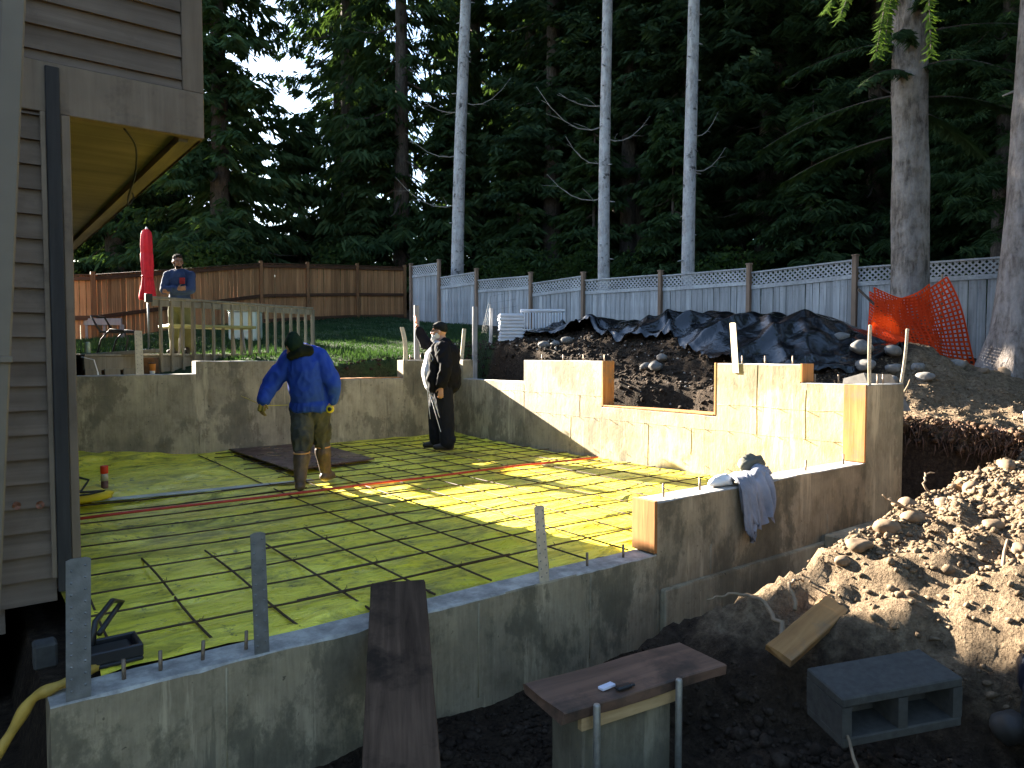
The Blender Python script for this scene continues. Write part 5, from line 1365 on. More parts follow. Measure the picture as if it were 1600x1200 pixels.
SS, TT = np.meshgrid(S_, T_, indexing='ij')
k_ = SS / TOT
wf_ = np.interp(k_[:, 0], [0, .08, .2, .34, .44, .55, .65, .78, .88, .95, 1], [.25, .45, .60, .85, 1.05, 1.15, 1.45, 1.75, 1.6, 1.1, .3]) + .14 * vnoise(S_ * 1.3, S_ * 0, 5) + .05 * vnoise(S_ * 4.2, S_ * 0, 6)
wb_ = 1.5 + 0 * S_
off_ = np.where(TT < 0, TT * wf_[:, None], TT * wb_[:, None])
nxm, nym = ty_[:, None], -tx_[:, None]
sgn_ = np.where(nxm > 0, 1.0, -1.0)
X2 = rx_[:, None] + nxm * sgn_ * off_; Y2 = ry_[:, None] + nym * sgn_ * off_
Z2 = terrain(X2, Y2)
for _ in range(10):
    Z2[1:-1, 1:-1] = (Z2[:-2, 1:-1] + Z2[2:, 1:-1] + Z2[1:-1, :-2] + Z2[1:-1, 2:]) / 4
ac = -off_; front = sstep(-.05, .75, ac)
def crease(w, f, seed, p):            # tent-like pleats with a sharp crest
    n_ = vnoise(w * f, np.zeros_like(w) + seed, seed) ; return (1 - np.abs(n_)) ** p
w1 = SS + .75 * ac + .25 * fbm(SS, ac, .6, 2, 207); w2 = SS - .55 * ac + .2 * fbm(SS, ac, .9, 2, 208)
pl = .17 * crease(w1, 1.1, 211, 3.0) + .13 * crease(w2, 1.9, 213, 3.5) + .03 * crease(w1 - .3 * w2, 5.0, 215, 2.0)
Z2 = Z2 + .05 + front * (.35 + .65 * sstep(.05, .3, k_)) * pl * (1.05 - .35 * sstep(.70, .85, k_))
Z2 += .05 * crease(w2, 1.1, 217, 2.0) * (1 - front)
Z2 += .15 * np.exp(-(((SS - 1.55) / .22) ** 2 + ((ac + .05) / .25) ** 2)) * (.6 + .8 * crease(w2, 4.0, 219, 2))
apex = np.exp(-(((SS - 4.1 + .15 * ac) / .16) ** 2)) * sstep(-.1, .25, ac) * sstep(1.5, .3, ac); Z2 += .13 * apex
for _ in range(2):
    Z2[1:-1, 1:-1] = (Z2[:-2, 1:-1] + Z2[2:, 1:-1] + Z2[1:-1, :-2] + Z2[1:-1, 2:]) / 4
hem = sstep(.94, 1.0, -TT); Z2 = Z2 - hem * (.06 - .10 * crease(w1, 3.0, 221, 2))
vv = np.stack([X2.ravel(), Y2.ravel(), Z2.ravel()], 1)
ii = (np.arange(NS - 1)[:, None] * NT2 + np.arange(NT2 - 1)[None, :]).ravel()
tp = put("tarp", mesh("tarp", vv, np.stack([ii, ii + 1, ii + NT2 + 1, ii + NT2], 1), M['tarp'], True)); tag(tp, "crumpled shiny black plastic sheet covering the dirt mound by the grey fence", "tarp")
# stack of white slatted trays by the mound
wt = empty("tray_stack", W(-.05, 14.4, 1.5), "stack of white slatted plastic trays at the left of the black tarp", "trays")
p = W(.0, 14.4, 0); Mw = Matrix.Translation(p) @ Matrix.Rotation(R(YAW + 6), 4, 'Z')
M['tray'] = m_plain('white_tray', (.62, .64, .70), .6, 0, .3, .1)
zb = tz(p.x, p.y) - .05
for i in range(8):
    z = zb + i * .068; b = MB(); j = .012 * ((i * 7) % 3 - 1)
    b.box((-.26 + j, -.2, z), (.22 + j, .2, z + .048), Mw, .008)
    b.box((-.24 + j, -.18, z + .049), (.20 + j, .18, z + .066), Mw, .004)
    b.build("tray", M['tray'], wt)
w2 = empty("tray_stack", W(.65, 14.7, 1.6), "white slatted crate lying behind the stones at the tarp's left end", "crate")
p = W(.62, 14.8, 0); Mw = Matrix.Translation(p) @ Matrix.Rotation(R(YAW), 4, 'Z'); zb = tz(p.x, p.y)
MB().box((-.45, -.2, zb + .45), (.45, .2, zb + .50), Mw, .008).build("rim", M['tray'], w2)
MB().box((-.44, -.19, zb - .05), (.44, .19, zb + .10), Mw, .008).build("base", M['tray'], w2)
for i in range(16): MB().box((-.44 + i * .057, -.195, zb + .10), (-.44 + i * .057 + .028, -.17, zb + .448), Mw).build("slat", M['tray'], w2)

# ------------------------------------------------------------------ orange safety netting
M['orange'] = m_foliage('orange_netting', (.58, .050, .016), (.66, .075, .022), .30)
ne = empty("safety_netting", W(6.6, 12.0, 1.0), "bright orange plastic safety netting hung from a stick around the big trunk", "netting")
def net(corn, nu, nv, sag, rdg, name, seed, wdt=.031):
    a, b_, c, d = [np.array(p) for p in corn]        # a top-left, b top-right, c bottom-right, d bottom-left
    out = np.array([SY, CY, 0]) * -1
    def S(u, v):
        p = (a * (1 - u) + b_ * u) * (1 - v) + (d * (1 - u) + c * u) * v
        w = sag * math.sin(math.pi * u) * (1 - v) 
        p = p + np.array([0, 0, -w]) + out * (.16 * math.sin(math.pi * v) * math.sin(2.2 * math.pi * u + seed) + .07 * math.sin(7 * u + 5 * v + seed) + rdg * math.exp(-((u - .62) / .12) ** 2))
        return Vector(p)
    v = []; f = []
    def ribbon(P, Q, T):
        t = (T).normalized() * wdt / 2; n0 = len(v); v.extend([P - t, P + t, Q + t, Q - t]); f.append((n0, n0+1, n0+2, n0+3))
    for i in range(nu + 1):
        for j in range(nv):
            u = i / nu; P, Q = S(u, j / nv), S(u, (j + 1) / nv); T = S(min(1, u + .01), (j + .5) / nv) - S(max(0, u - .01), (j + .5) / nv); ribbon(P, Q, T)
    for j in range(nv + 1):
        for i in range(nu):
            vq = j / nv; P, Q = S(i / nu, vq), S((i + 1) / nu, vq); T = S((i + .5) / nu, min(1, vq + .01)) - S((i + .5) / nu, max(0, vq - .01)); ribbon(P, Q, T)
    b2 = MB().add(v, f); return tag(b2.build(name, M['orange'], ne), kind="stuff")
net([W(6.02, 12.1, 2.45), W(7.08, 11.9, 2.60), W(7.55, 11.7, 1.02), W(5.92, 12.0, 1.45)], 24, 21, .26, .22, "net", .3)
net([W(6.05, 12.35, 2.40), W(7.02, 12.25, 2.52), W(7.30, 12.3, 1.10), W(6.0, 12.3, 1.35)], 24, 20, .20, -.12, "net", 2.0)
net([W(5.92, 11.8, 1.86), W(6.5, 11.7, 1.50), W(7.10, 11.45, .98), W(5.95, 11.6, 1.26)], 22, 10, .05, .12, "net", 4.4)
b = MB()
MB().tube([W(5.72, 12.0, 2.42), W(6.2, 12.0, 1.98), W(6.75, 12.05, 1.55)], .022, 7).build("stick", M['bark_dark'], ne)
MB().tube([W(7.08, 11.95, .95), W(7.06, 11.93, 2.66)], .018, 7).build("stake", M['root'], ne)

# ------------------------------------------------------------------ hoodie thrown over the near wall
def m_cloth(name, col, var=.3): 
    t = NT(name); c = t.mul(t.mix(0, col, col), t.ramp(t.noise(5, 5, .6), [(.3, t.g(1 - var)), (.7, t.g(1 + var * .6))]))
    return t.done(c, .9, t.bump(t.noise(90, 2), .12, .002), 0, .15)
M['hoodie'] = m_cloth('grey_sweatshirt', (.24, .25, .30)); M['lining'] = m_cloth('pale_lining', (.66, .65, .64), .1); M['hood_in'] = m_cloth('olive_hood', (.12, .12, .10))
hd = empty("sweatshirt", (4.85, 3.30, .36), "crumpled grey sweatshirt draped over the near wall", "clothing")
def drape(name, mat, x0, x1, rows, seed, amp=.028, nx=46, yoff=0.0):
    v = []; n = len(rows)
    for j, (y, z, sp) in enumerate(rows):
        for i in range(nx + 1):
            u = i / nx; x = x0 + (x1 - x0) * (.5 + (u - .5) * sp) ; k = j / (n - 1)
            fo_ = math.sin(u * 17 + seed + 1.2 * math.sin(k * 3)) * amp * (.3 + k) + .5 * amp * math.sin(u * 31 + seed * 2 + k * 2)
            v.append((x + .02 * math.sin(k * 5 + u * 4 + seed), y - abs(fo_) * (1 if z < .36 else .2) - yoff, z + (abs(fo_) * 1.4 if z >= .36 else .045 * math.sin(u * 9 + seed) * k * k)))
    m = nx + 1; f = [(j*m+i, j*m+i+1, (j+1)*m+i+1, (j+1)*m+i) for j in range(n - 1) for i in range(nx)]
    v2 = [(a, b_ + .006, c) for a, b_, c in v]; N = len(v); f2 = [tuple(reversed([q + N for q in t])) for t in f]
    return MB().add(v + v2, f + f2, True).build(name, mat, hd)
drape("body", M['hoodie'], 4.60, 5.02, [(3.43, .368, .7), (3.38, .385, .85), (3.31, .39, .95), (3.25, .388, 1.0), (3.222, .36, 1.0), (3.212, .30, 1.0), (3.205, .23, .97), (3.20, .17, .95), (3.198, .11, .9), (3.196, .07, .86)], 1.0, .045)
drape("sleeve", M['hoodie'], 4.60, 4.76, [(3.30, .40, .8), (3.24, .395, 1.0), (3.205, .34, 1.0), (3.19, .22, .95), (3.185, .10, .9), (3.18, .02, .8), (3.182, -.01, .7)], 2.3, .03, 22, .01)
def heap(name, mat, c, rx, ry, rz, seed):
    V = I3 * (1 + .22 * fbm(I3[:, 0] * 2 + seed, I3[:, 1] * 2 + I3[:, 2] * 1.7, 1.3, 3, seed))[:, None] * np.array([rx, ry, rz]) + np.array(c); V[:, 2] = np.maximum(V[:, 2], .364)
    o = put(name, mesh(name, V - np.array(hd.location), F3, mat, True), hd); return o
heap("hood", M['hood_in'], (5.02, 3.40, .47), .13, .07, .085, 3); heap("lining", M['lining'], (4.60, 3.36, .385), .15, .06, .05, 5); heap("collar", M['hoodie'], (4.98, 3.30, .42), .12, .07, .07, 8)

# ------------------------------------------------------------------ things at the left front corner
M['yellow'] = m_plain('yellow_vinyl', (.60, .46, .02), .5, 0, .4, .15, 5)
yb = empty("yellow_tool_bag", (.95, 7.75, 0), "folded bright yellow plastic bag lying by the house corner", "bag")
def crumple(name, mat, par, c, dims, seed, a=.0, amp=.16):
    V = I3.copy(); V = np.sign(V) * np.abs(V) ** .6
    V = V * (1 + amp * fbm(I3[:, 0] * 1.7 + seed, I3[:, 1] * 1.7 + I3[:, 2], 1.2, 3, seed))[:, None] * np.array(dims)
    V = np.stack([V[:, 0] * math.cos(a) - V[:, 1] * math.sin(a), V[:, 0] * math.sin(a) + V[:, 1] * math.cos(a), V[:, 2]], 1) + np.array(c)
    return put(name, mesh(name, V - np.array(par.location), F3, mat, True), par)
crumple("bag_body", M['yellow'], yb, (.80, 7.72, .05), (.26, .22, .07), 3, .2); crumple("flap", M['yellow'], yb, (.92, 7.52, .06), (.22, .07, .045), 6, .25); crumple("flap", M['yellow'], yb, (.74, 8.1, .06), (.18, .24, .03), 9, .6)
c = [(.55, 8.0, .30), (.78, 7.62, .26), (.93, 7.58, .20), (.86, 7.50, .12), (.70, 7.48, .13), (.88, 7.42, .12), (1.04, 7.45, .11), (.9, 7.40, .10), (.6, 7.35, .10)]
tag(MB().tube([Vector(a).lerp(Vector(b_), k) for a, b_ in zip(c, c[1:]) for k in (0, .33, .66)] + [Vector(c[-1])], .010, 6).build("extension_cord", M['cable'], None, c[2]), "black cord looped over the yellow bag", "cord")
sc_ = empty("spray_can", (1.15, 8.25, .0), "marking paint can with a red cap standing on the yellow plastic", "can")
M['redcap'] = m_plain('red_cap', (.75, .06, .02), .5); M['canw'] = m_plain('can_label', (.55, .5, .42), .45, .3); M['canb'] = m_plain('can_brown', (.16, .07, .05), .45)
cs = Vector((1.15, 8.25, .0))
MB().lathe([(.033, .0), (.034, .01), (.034, .075)], cs, 16).build("lower_label", M['canb'], sc_); MB().lathe([(.0342, .0755), (.0342, .135), (.030, .150)], cs, 16).build("body", M['canw'], sc_); MB().lathe([(.034, .151), (.036, .155), (.036, .225), (.033, .23)], cs, 16).build("cap", M['redcap'], sc_)
# dark tool tray with a bent handle on the wall corner, grey block, yellow hose
tt = empty("tool_tray", (.52, 3.62, .0), "black plastic tool tray on the corner of the near wall", "tray")
b = MB(); b.box((.36, 3.47, .01), (.62, 3.66, .03), None, .006); b.box((.36, 3.47, .03), (.62, 3.49, .085), None, .005); b.box((.36, 3.64, .03), (.62, 3.66, .085), None, .005); b.box((.36, 3.491, .03), (.38, 3.639, .085), None, .005); b.box((.60, 3.491, .03), (.62, 3.639, .085), None, .005)
b.build("tray_body", M['blk'], tt); MB().box((.39, 3.50, .032), (.59, 3.63, .07), None, .015).build("lid", M['cable'], tt)
MB().tube([(.44, 3.62, .06), (.46, 3.66, .16), (.55, 3.80, .20), (.60, 3.86, .17), (.54, 3.82, .11), (.48, 3.70, .09)], .013, 7).build("handle", M['blk'], tt)
o = MB().box((.23, 3.70, -.02), (.32, 3.80, .09), Matrix.Identity(4), .01).build("grey_brick", M['cmu'], None, (.28, 3.7, 0)); tag(o, "small grey block under the end of the siding", "block")
hs = [Vector(q) for q in ((-.10, 3.40, -.48), (.02, 3.42, -.30), (.13, 3.42, -.14), (.20, 3.40, -.02), (.27, 3.36, .026), (.36, 3.40, .028), (.46, 3.52, .02))]; p0 = hs[0]
b = MB()
hp = []
for i in range(len(hs) - 1):
    p_, q_2 = hs[i], hs[i + 1]; m0 = (q_2 - hs[max(i - 1, 0)]) * .5; m1 = (hs[min(i + 2, len(hs) - 1)] - p_) * .5
    for k in range(5):
        t = k / 5; hp.append(p_ * (2*t**3 - 3*t*t + 1) + m0 * (t**3 - 2*t*t + t) + q_2 * (-2*t**3 + 3*t*t) + m1 * (t**3 - t*t))
hp.append(hs[-1]); b.tube(hp, [.022 + .004 * math.sin(i * 1.1) for i in range(len(hp))], 9)
M['yhose'] = m_plain('yellow_hose', (.42, .27, .05), .6, 0, .4, .35, 9)
tag(b.build("flat_hose", M['yhose'], None, p0), "dirty yellow flat hose over the left corner of the wall", "hose")
# white bent strip by the post, black bag at the lower right, white bucket edge at the right
c = [W(-5.92, 9.95, 1.31), W(-5.75, 9.95, 1.27), W(-5.70, 9.95, 1.10), W(-5.66, 9.9, .98), W(-5.70, 9.9, .96), W(-5.90, 9.85, .88)]
b = MB()
for a, b_ in zip(c, c[1:]): b.beam(a, b_, .02, .006)
tag(b.build("bent_strip", M['white'], None, c[0]), "bent white plastic strip in front of the dark rear wall", "strip")
M['bagblk'] = M['tarp']
bg_ = empty("rubbish_bag", (3.6, 1.0, -.2), "dark blue black plastic bag at the bottom right edge", "bag")
M['bagblue'] = m_plain('blue_black_bag', (.014, .018, .034), .3, 0, .5, .4, 8, .4)
crumple("bag_body", M['bagblue'], bg_, (3.55, .92, -.16), (.15, .13, .14), 12, .3, .22); crumple("bag_neck", M['bagblue'], bg_, (3.62, 1.04, -.03), (.06, .06, .08), 15, .3, .3)
o = MB().lathe([(.13, -.14), (.15, .14), (.158, .15), (.158, .165), (.14, .165)], (8.42, 2.44, .62), 20).build("bucket", M['white'], None, (8.28, 2.48, .5)); tag(o, "white bucket cut by the right edge above the dark pit", "bucket")
# ------------------------------------------------------------------ people (local frame: x to the right of the view, y away, z up)
def m_skin(name, col):
    t = NT(name); c = t.mul(t.mix(0, col, col), t.ramp(t.noise(20, 4), [(.3, t.g(.85)), (.7, t.g(1.1))]))
    t.p.inputs["Subsurface Weight"].default_value = .08
    return t.done(c, .55, t.bump(t.noise(120, 3), .1, .001), 0, .35)
M['skin'] = m_skin('skin', (.50, .27, .18)); M['skin2'] = m_skin('tan_skin', (.27, .145, .095))
M['hair'] = m_cloth('dark_hair', (.015, .012, .010)); M['beard'] = m_cloth('grey_white_beard', (.62, .60, .57), .15)
M['beanie_g'] = m_cloth('dark_green_beanie', (.009, .022, .012)); M['beanie_k'] = m_cloth('black_beanie', (.012, .014, .014))
M['blue'] = m_cloth('blue_nylon_jacket', (.020, .058, .36), .18); M['blackcoat'] = m_cloth('black_jacket', (.008, .008, .010), .2)
M['collar'] = m_cloth('black_fleece', (.010, .014, .010)); M['tshirt'] = m_cloth('pale_shirt', (.62, .62, .66), .12)
M['navy'] = m_cloth('navy_sweater', (.035, .055, .12)); M['redpocket'] = m_cloth('red_pocket', (.30, .035, .04)); M['khaki'] = m_cloth('olive_trousers', (.12, .12, .055))
M['jeans'] = m_cloth('muddy_work_trousers', (.060, .062, .054), .5); M['track'] = m_cloth('black_track_pants', (.011, .012, .017), .2)
M['boot'] = m_plain('muddy_rubber_boot', (.085, .055, .038), .55, 0, .4, .5, 14, .2); M['boottop'] = m_plain('orange_boot_rim', (.55, .28, .10), .6)
M['shoe'] = m_plain('dark_shoe', (.025, .02, .018), .6, 0, .3, .3, 14); M['glove'] = m_cloth('yellow_work_glove', (.22, .17, .04), .4)
M['stripe'] = m_plain('white_stripe', (.75, .75, .78), .7); M['tapecase'] = m_plain('yellow_tape_case', (.62, .48, .02), .35, 0, .5, .1)
M['glass'] = m_plain('glasses_frame', (.03, .03, .03), .3)

class Blob:
    """overlapping rounded solids fused into one continuous skin by a voxel remesh"""
    def __init__(s): s.v = []; s.f = []
    def _add(s, v, f):
        n = len(s.v); s.v += v; s.f += [tuple(i + n for i in q) for q in f]; return s
    def cap(s, a, b, ra, rb=None, n=14, sq=1.0, sqdir=None):
        rb = ra if rb is None else rb
        a = Vector(a); b = Vector(b); d = b - a; L = d.length
        x = d.normalized() if L > 1e-6 else Vector((0, 0, 1)); u = x.orthogonal().normalized()
        if sqdir is not None:
            q = Vector(sqdir); q = q - x * q.dot(x); u = q.normalized()
        w = x.cross(u); v = []; rings = []
        for k in range(5): t = -math.pi / 2 + (math.pi / 2) * k / 4; rings.append((a + x * ra * math.sin(t), ra * math.cos(t)))
        for k in range(1, 4): rings.append((a.lerp(b, k / 4), ra + (rb - ra) * k / 4))
        for k in range(5): t = (math.pi / 2) * k / 4; rings.append((b + x * rb * math.sin(t), rb * math.cos(t)))
        for c, r in rings:
            r = max(r, 1e-4)
            for j in range(n):
                t = 2 * math.pi * j / n; v.append(c + u * r * sq * math.cos(t) + w * r * math.sin(t))
        m = len(rings); f = [(i*n+j, i*n+(j+1)%n, (i+1)*n+(j+1)%n, (i+1)*n+j) for i in range(m-1) for j in range(n)] + [tuple(reversed(range(n))), tuple((m-1)*n+j for j in range(n))]
        return s._add(v, f)
    def chain(s, pts, rs, **k):
        for (a, b, ra, rb) in zip(pts, pts[1:], rs, rs[1:]): s.cap(a, b, ra, rb, **k)
        return s
    def ell(s, c, r, rot=None):
        V = [Vector(p) for p in I2]; out = []
        for p in V:
            q = Vector((p.x * r[0], p.y * r[1], p.z * r[2]))
            if rot is not None: q = rot @ q
            out.append(q + Vector(c))
        return s._add(out, [tuple(q) for q in F2])
    def build(s, name, mats, parent, voxel=.012, smooth=3, folds=0.0, fs=6.0, seed=0, cut=None, matfn=None):
        me = bpy.data.meshes.new(name); me.from_pydata([tuple(p) for p in s.v], [], s.f); me.update()
        o = bpy.data.objects.new(name, me); COL.objects.link(o)
        m = o.modifiers.new("r", 'REMESH'); m.mode = 'VOXEL'; m.voxel_size = voxel; m.use_smooth_shade = True
        if smooth: q = o.modifiers.new("s", 'SMOOTH'); q.iterations = smooth; q.factor = .5
        dg = bpy.context.evaluated_depsgraph_get(); dg.update()
        me2 = bpy.data.meshes.new_from_object(o.evaluated_get(dg)); me2.name = name
        bpy.data.objects.remove(o); bpy.data.meshes.remove(me)
        if folds or cut:
            n = len(me2.vertices); co = np.empty(n * 3); me2.vertices.foreach_get("co", co); co = co.reshape(-1, 3)
            if folds:
                no = np.empty(n * 3); me2.vertices.foreach_get("normal", no); no = no.reshape(-1, 3)
                h = np.array([mnoise.noise(Vector((p[0] * fs + seed, p[1] * fs, p[2] * fs * .55))) + .5 * mnoise.noise(Vector((p[0] * fs * 2.3, p[1] * fs * 2.3 + seed, p[2] * fs * 1.6))) for p in co])
                h = 1 - np.abs(h) * 2.2
                co = co + no * (h * folds)[:, None]
            me2.vertices.foreach_set("co", co.astype(np.float32).ravel()); me2.update()
        for mm in (mats if isinstance(mats, list) else [mats]): me2.materials.append(mm)
        if matfn:
            cs_ = np.empty(len(me2.polygons) * 3); me2.polygons.foreach_get("center", cs_); cs_ = cs_.reshape(-1, 3)
            me2.polygons.foreach_set("material_index", np.array([matfn(c) for c in cs_], np.int32))
        me2.polygons.foreach_set("use_smooth", np.ones(len(me2.polygons), bool))
        return put(name, me2, parent)
def Rz(a): return Matrix.Rotation(a, 3, 'Z')
def hand(B, wrist, d, palm_n, size=.095, curl=.35, thumb=1, spread=.10, curls=None):
    """palm, four unequal bent fingers and a thumb from the side of the palm; d points down the hand, palm_n out of the palm"""
    w = Vector(wrist); d = Vector(d).normalized(); n = Vector(palm_n); n = (n - d * n.dot(d)).normalized(); s = d.cross(n) * thumb
    L = size
    for k in (-1, -.33, .33, 1): B.cap(w + d * .01 + s * k * .015, w + d * L * .95 + s * k * .030, .014, .0115, 8)
    for i, (k, ln) in enumerate(((1.05, .070), (.36, .080), (-.34, .074), (-1.0, .056))):
        c = curls[i] if curls else curl
        p = w + d * L * .96 + s * k * .031; a = 0.0; dirv = (d + s * k * spread).normalized()
        seg = ln * L / .095
        for frac, r0, r1 in ((.45, .0100, .0092), (.32, .0092, .0085), (.23, .0085, .0072)):
            a += c * .75; dv_ = dirv * math.cos(a) + n * math.sin(a)
            q = p + dv_ * seg * frac; B.cap(p, q, r0, r1, 8); p = q
    p = w + d * L * .30 + s * .030; dv_ = (d * .55 + s * .75 + n * .30).normalized(); q = p + dv_ * L * .40; B.cap(p, q, .013, .0110, 8)
    dv2 = (d * .85 + s * .35 + n * .45).normalized(); B.cap(q, q + dv2 * L * .34, .0105, .0085, 8)
def head(B, c, face, up=(0, 0, 1), s=1.0):
    """skull, jaw, nose, ears, brow; c = centre of the skull, face = direction it looks"""
    c = Vector(c); fwd = Vector(face).normalized(); up = Vector(up).normalized(); sd = fwd.cross(up).normalized(); up = sd.cross(fwd)
    m = Matrix((sd, fwd, up)).transposed()
    def P(x, y, z): return c + m @ Vector((x, y, z)) * s
    B.ell(P(0, -.008, .018), (.074 * s, .094 * s, .094 * s), m)
    B.ell(P(0, .022, -.045), (.058 * s, .064 * s, .070 * s), m)
    B.ell(P(0, .052, -.088), (.030 * s, .026 * s, .022 * s), m)          # chin
    B.cap(P(0, .084, .012), P(0, .106, -.030), .010 * s, .015 * s, 8)     # nose
    for q in (-1, 1):
        B.ell(P(q * .074, -.008, -.012), (.012 * s, .024 * s, .034 * s), m)    # ear
        B.ell(P(q * .030, .078, .026), (.024 * s, .012 * s, .010 * s), m)      # brow
        B.ell(P(q * .036, .066, -.030), (.022 * s, .018 * s, .020 * s), m)     # cheek
    B.ell(P(0, .082, -.056), (.024 * s, .012 * s, .008 * s), m); B.ell(P(0, .080, -.068), (.020 * s, .011 * s, .008 * s), m)   # lips
    return P, m
def eyes(P, m, par, s=1.0):
    for q in (-1, 1):
        b = Blob(); b.ell(P(q * .031, .080, .008), (.014 * s, .008 * s, .008 * s), m); b.build("eye", [M['blk']], par, .004, 1)

# ---- man in the blue jacket, seen from behind, stepping over the bars
pb = empty("person", (2.66, 6.86, 0.005), "person in a bright blue jacket, dark green beanie and rubber boots walking over the rebar, seen from behind", "person", None, R(YAW))
pb["label"] = "person seen from behind in a bright blue jacket and rubber boots, walking over the rebar"
hip = Vector((-.015, .25, .86)); chest = Vector((-.03, .16, 1.22)); neck = Vector((-.10, .10, 1.43))
LK, LA = Vector((-.055, .10, .50)), Vector((-.055, .0, .09)); RK, RA = Vector((.055, .42, .51)), Vector((.075, .52, .10))
LH, RH = hip + Vector((-.085, 0, 0)), hip + Vector((.085, 0, 0))
LS, RS = Vector((-.215, .13, 1.345)), Vector((.150, .17, 1.345))
LE, LW = Vector((-.37, .10, 1.10)), Vector((-.435, .02, .925)); RE, RW = Vector((.262, .16, 1.10)), Vector((.225, .22, .915))
B = Blob()
P_, m_h = head(B, (-.115, .035, 1.475), (-.62, .66, -.42), (-.15, .15, .95))
B.chain([neck + Vector((.02, .04, -.1)), (-.11, .055, 1.43)], [.062, .056])
B.chain([hip, (-.02, .22, 1.05), chest, neck + Vector((0, .03, -.05))], [.13, .135, .15, .10])
B.chain([LH, LK, LA], [.085, .055, .042]); B.chain([RH, RK, RA], [.085, .055, .042])
B.chain([LS, LE, LW], [.055, .042, .030]); B.chain([RS, RE, RW], [.055, .042, .030])
B.cap(LA + Vector((0, -.02, -.03)), LA + Vector((-.03, .13, -.05)), .04, .034); B.cap(RA + Vector((0, -.02, -.03)), RA + Vector((.02, .12, -.05)), .04, .034)
hand(B, LW, (-.15, -.1, -1), (.6, .8, 0), .090, .5, 1); hand(B, RW, (.02, .05, -1), (-.9, .3, 0), .090, .95, -1)
B.build("body", [M['skin']], pb, .011, 2)
B = Blob(); B.chain([hip + Vector((0, -.0, .10)), (-.02, .21, 1.06), chest + Vector((0, 0, .05))], [.195, .205, .190], sq=1.0); B.ell((-.02, .17, 1.20), (.215, .160, .22)); B.ell((-.01, .215, .99), (.208, .160, .14))
B.chain([LS + Vector((.04, 0, .01)), LE, LW + Vector((.01, .01, .02))], [.102, .088, .066]); B.chain([RS + Vector((-.04, 0, .01)), RE, RW + Vector((.005, 0, .02))], [.102, .088, .064])
B.chain([LS + Vector((.06, .02, .03)), (-.06, .13, 1.415), RS + Vector((-.06, 0, .03))], [.095, .105, .095])
for i in range(30):
    a = 2 * math.pi * i / 30; B.cap((-.005 + .165 * math.cos(a), .235 + .138 * math.sin(a), .865), (-.005 + .165 * math.cos(a), .235 + .138 * math.sin(a), .832), .046, .040, 8)
B.build("jacket", [M['blue']], pb, .012, 3, .014, 7.5, 3)
B = Blob(); B.chain([(-.03, .13, 1.405), (-.085, .09, 1.415)], [.110, .100]); B.chain([(-.13, -.0, 1.385), (-.04, -.01, 1.43), (.035, .05, 1.44)], [.045, .055, .055]); B.build("collar", [M['collar']], pb, .012, 3, .006, 12, 5)
B = Blob(); up_ = m_h @ Vector((0, 0, 1)); fw_2 = m_h @ Vector((0, 1, 0)); hc = Vector((-.115, .035, 1.475))
B.ell(hc + up_ * .040 - fw_2 * .015, (.089, .106, .096), m_h); B.ell(hc + up_ * .0 - fw_2 * .045, (.087, .076, .085), m_h); B.ell(hc + up_ * .10 - fw_2 * .03, (.060, .070, .055), m_h)
B.build("beanie", [M['beanie_g']], pb, .009, 3, .003, 30, 2)
B = Blob(); B.chain([hip + Vector((0, 0, .04)), hip + Vector((0, .0, -.02))], [.150, .155]); B.chain([LH + Vector((0, 0, -.02)), LK + Vector((0, .0, .02)), LA.lerp(LK, .84)], [.122, .100, .082]); B.chain([RH + Vector((0, 0, -.02)), RK + Vector((0, 0, .02)), RA.lerp(RK, .84)], [.122, .100, .082])
B.build("trousers", [M['jeans']], pb, .011, 3, .018, 9, 7)
def boot(A, K, fdir, H, par):
    A = Vector(A); T = A.lerp(Vector(K), H / (Vector(K).z - A.z)); Mid = A.lerp(T, .45); f = Vector(fdir).normalized(); f.z = 0; B = Blob()
    B.chain([T, Mid, A + Vector((0, 0, .03))], [.088, .068, .060]); B.chain([A + Vector((0, 0, -.035)) - f * .03, A + f * .08 + Vector((0, 0, -.04)), A + f * .17 + Vector((0, 0, -.052))], [.052, .050, .040]); B.cap(A + f * .06 + Vector((0, 0, .0)), A + f * .14 + Vector((0, 0, -.035)), .045, .036)
    o = B.build("boot", [M['boot']], par, .009, 2, .004, 10, H * 7)
    b = MB(); ring = [T + Vector((.080 * math.cos(a), .080 * math.sin(a), .050 + .006 * math.sin(a))) for a in [2 * math.pi * k / 20 for k in range(21)]]
    b.tube(ring, .008, 6, False); r = b.build("boot_rim", M['boottop'], None, (0, 0, 0)); r.parent = o; r.location = (0, 0, 0)
boot(LA, LK, (-.25, 1, 0), .25, pb); boot(RA, RK, (.15, 1, 0), .25, pb)
B = Blob(); hand(B, LW + Vector((0, 0, .01)), (-.15, -.1, -1), (.6, .8, 0), .098, .5, 1); B.cap(LW + Vector((.01, .01, .05)), LW, .038, .036)
for k in (-1, 0, 1): B.cap(LW + Vector((k * .012, k * .012, 0)), LW + Vector((k * .02 - .01, k * .02 - .01, -.09)), .020, .018, 8)
B.build("glove", [M['glove']], pb, .006, 1)
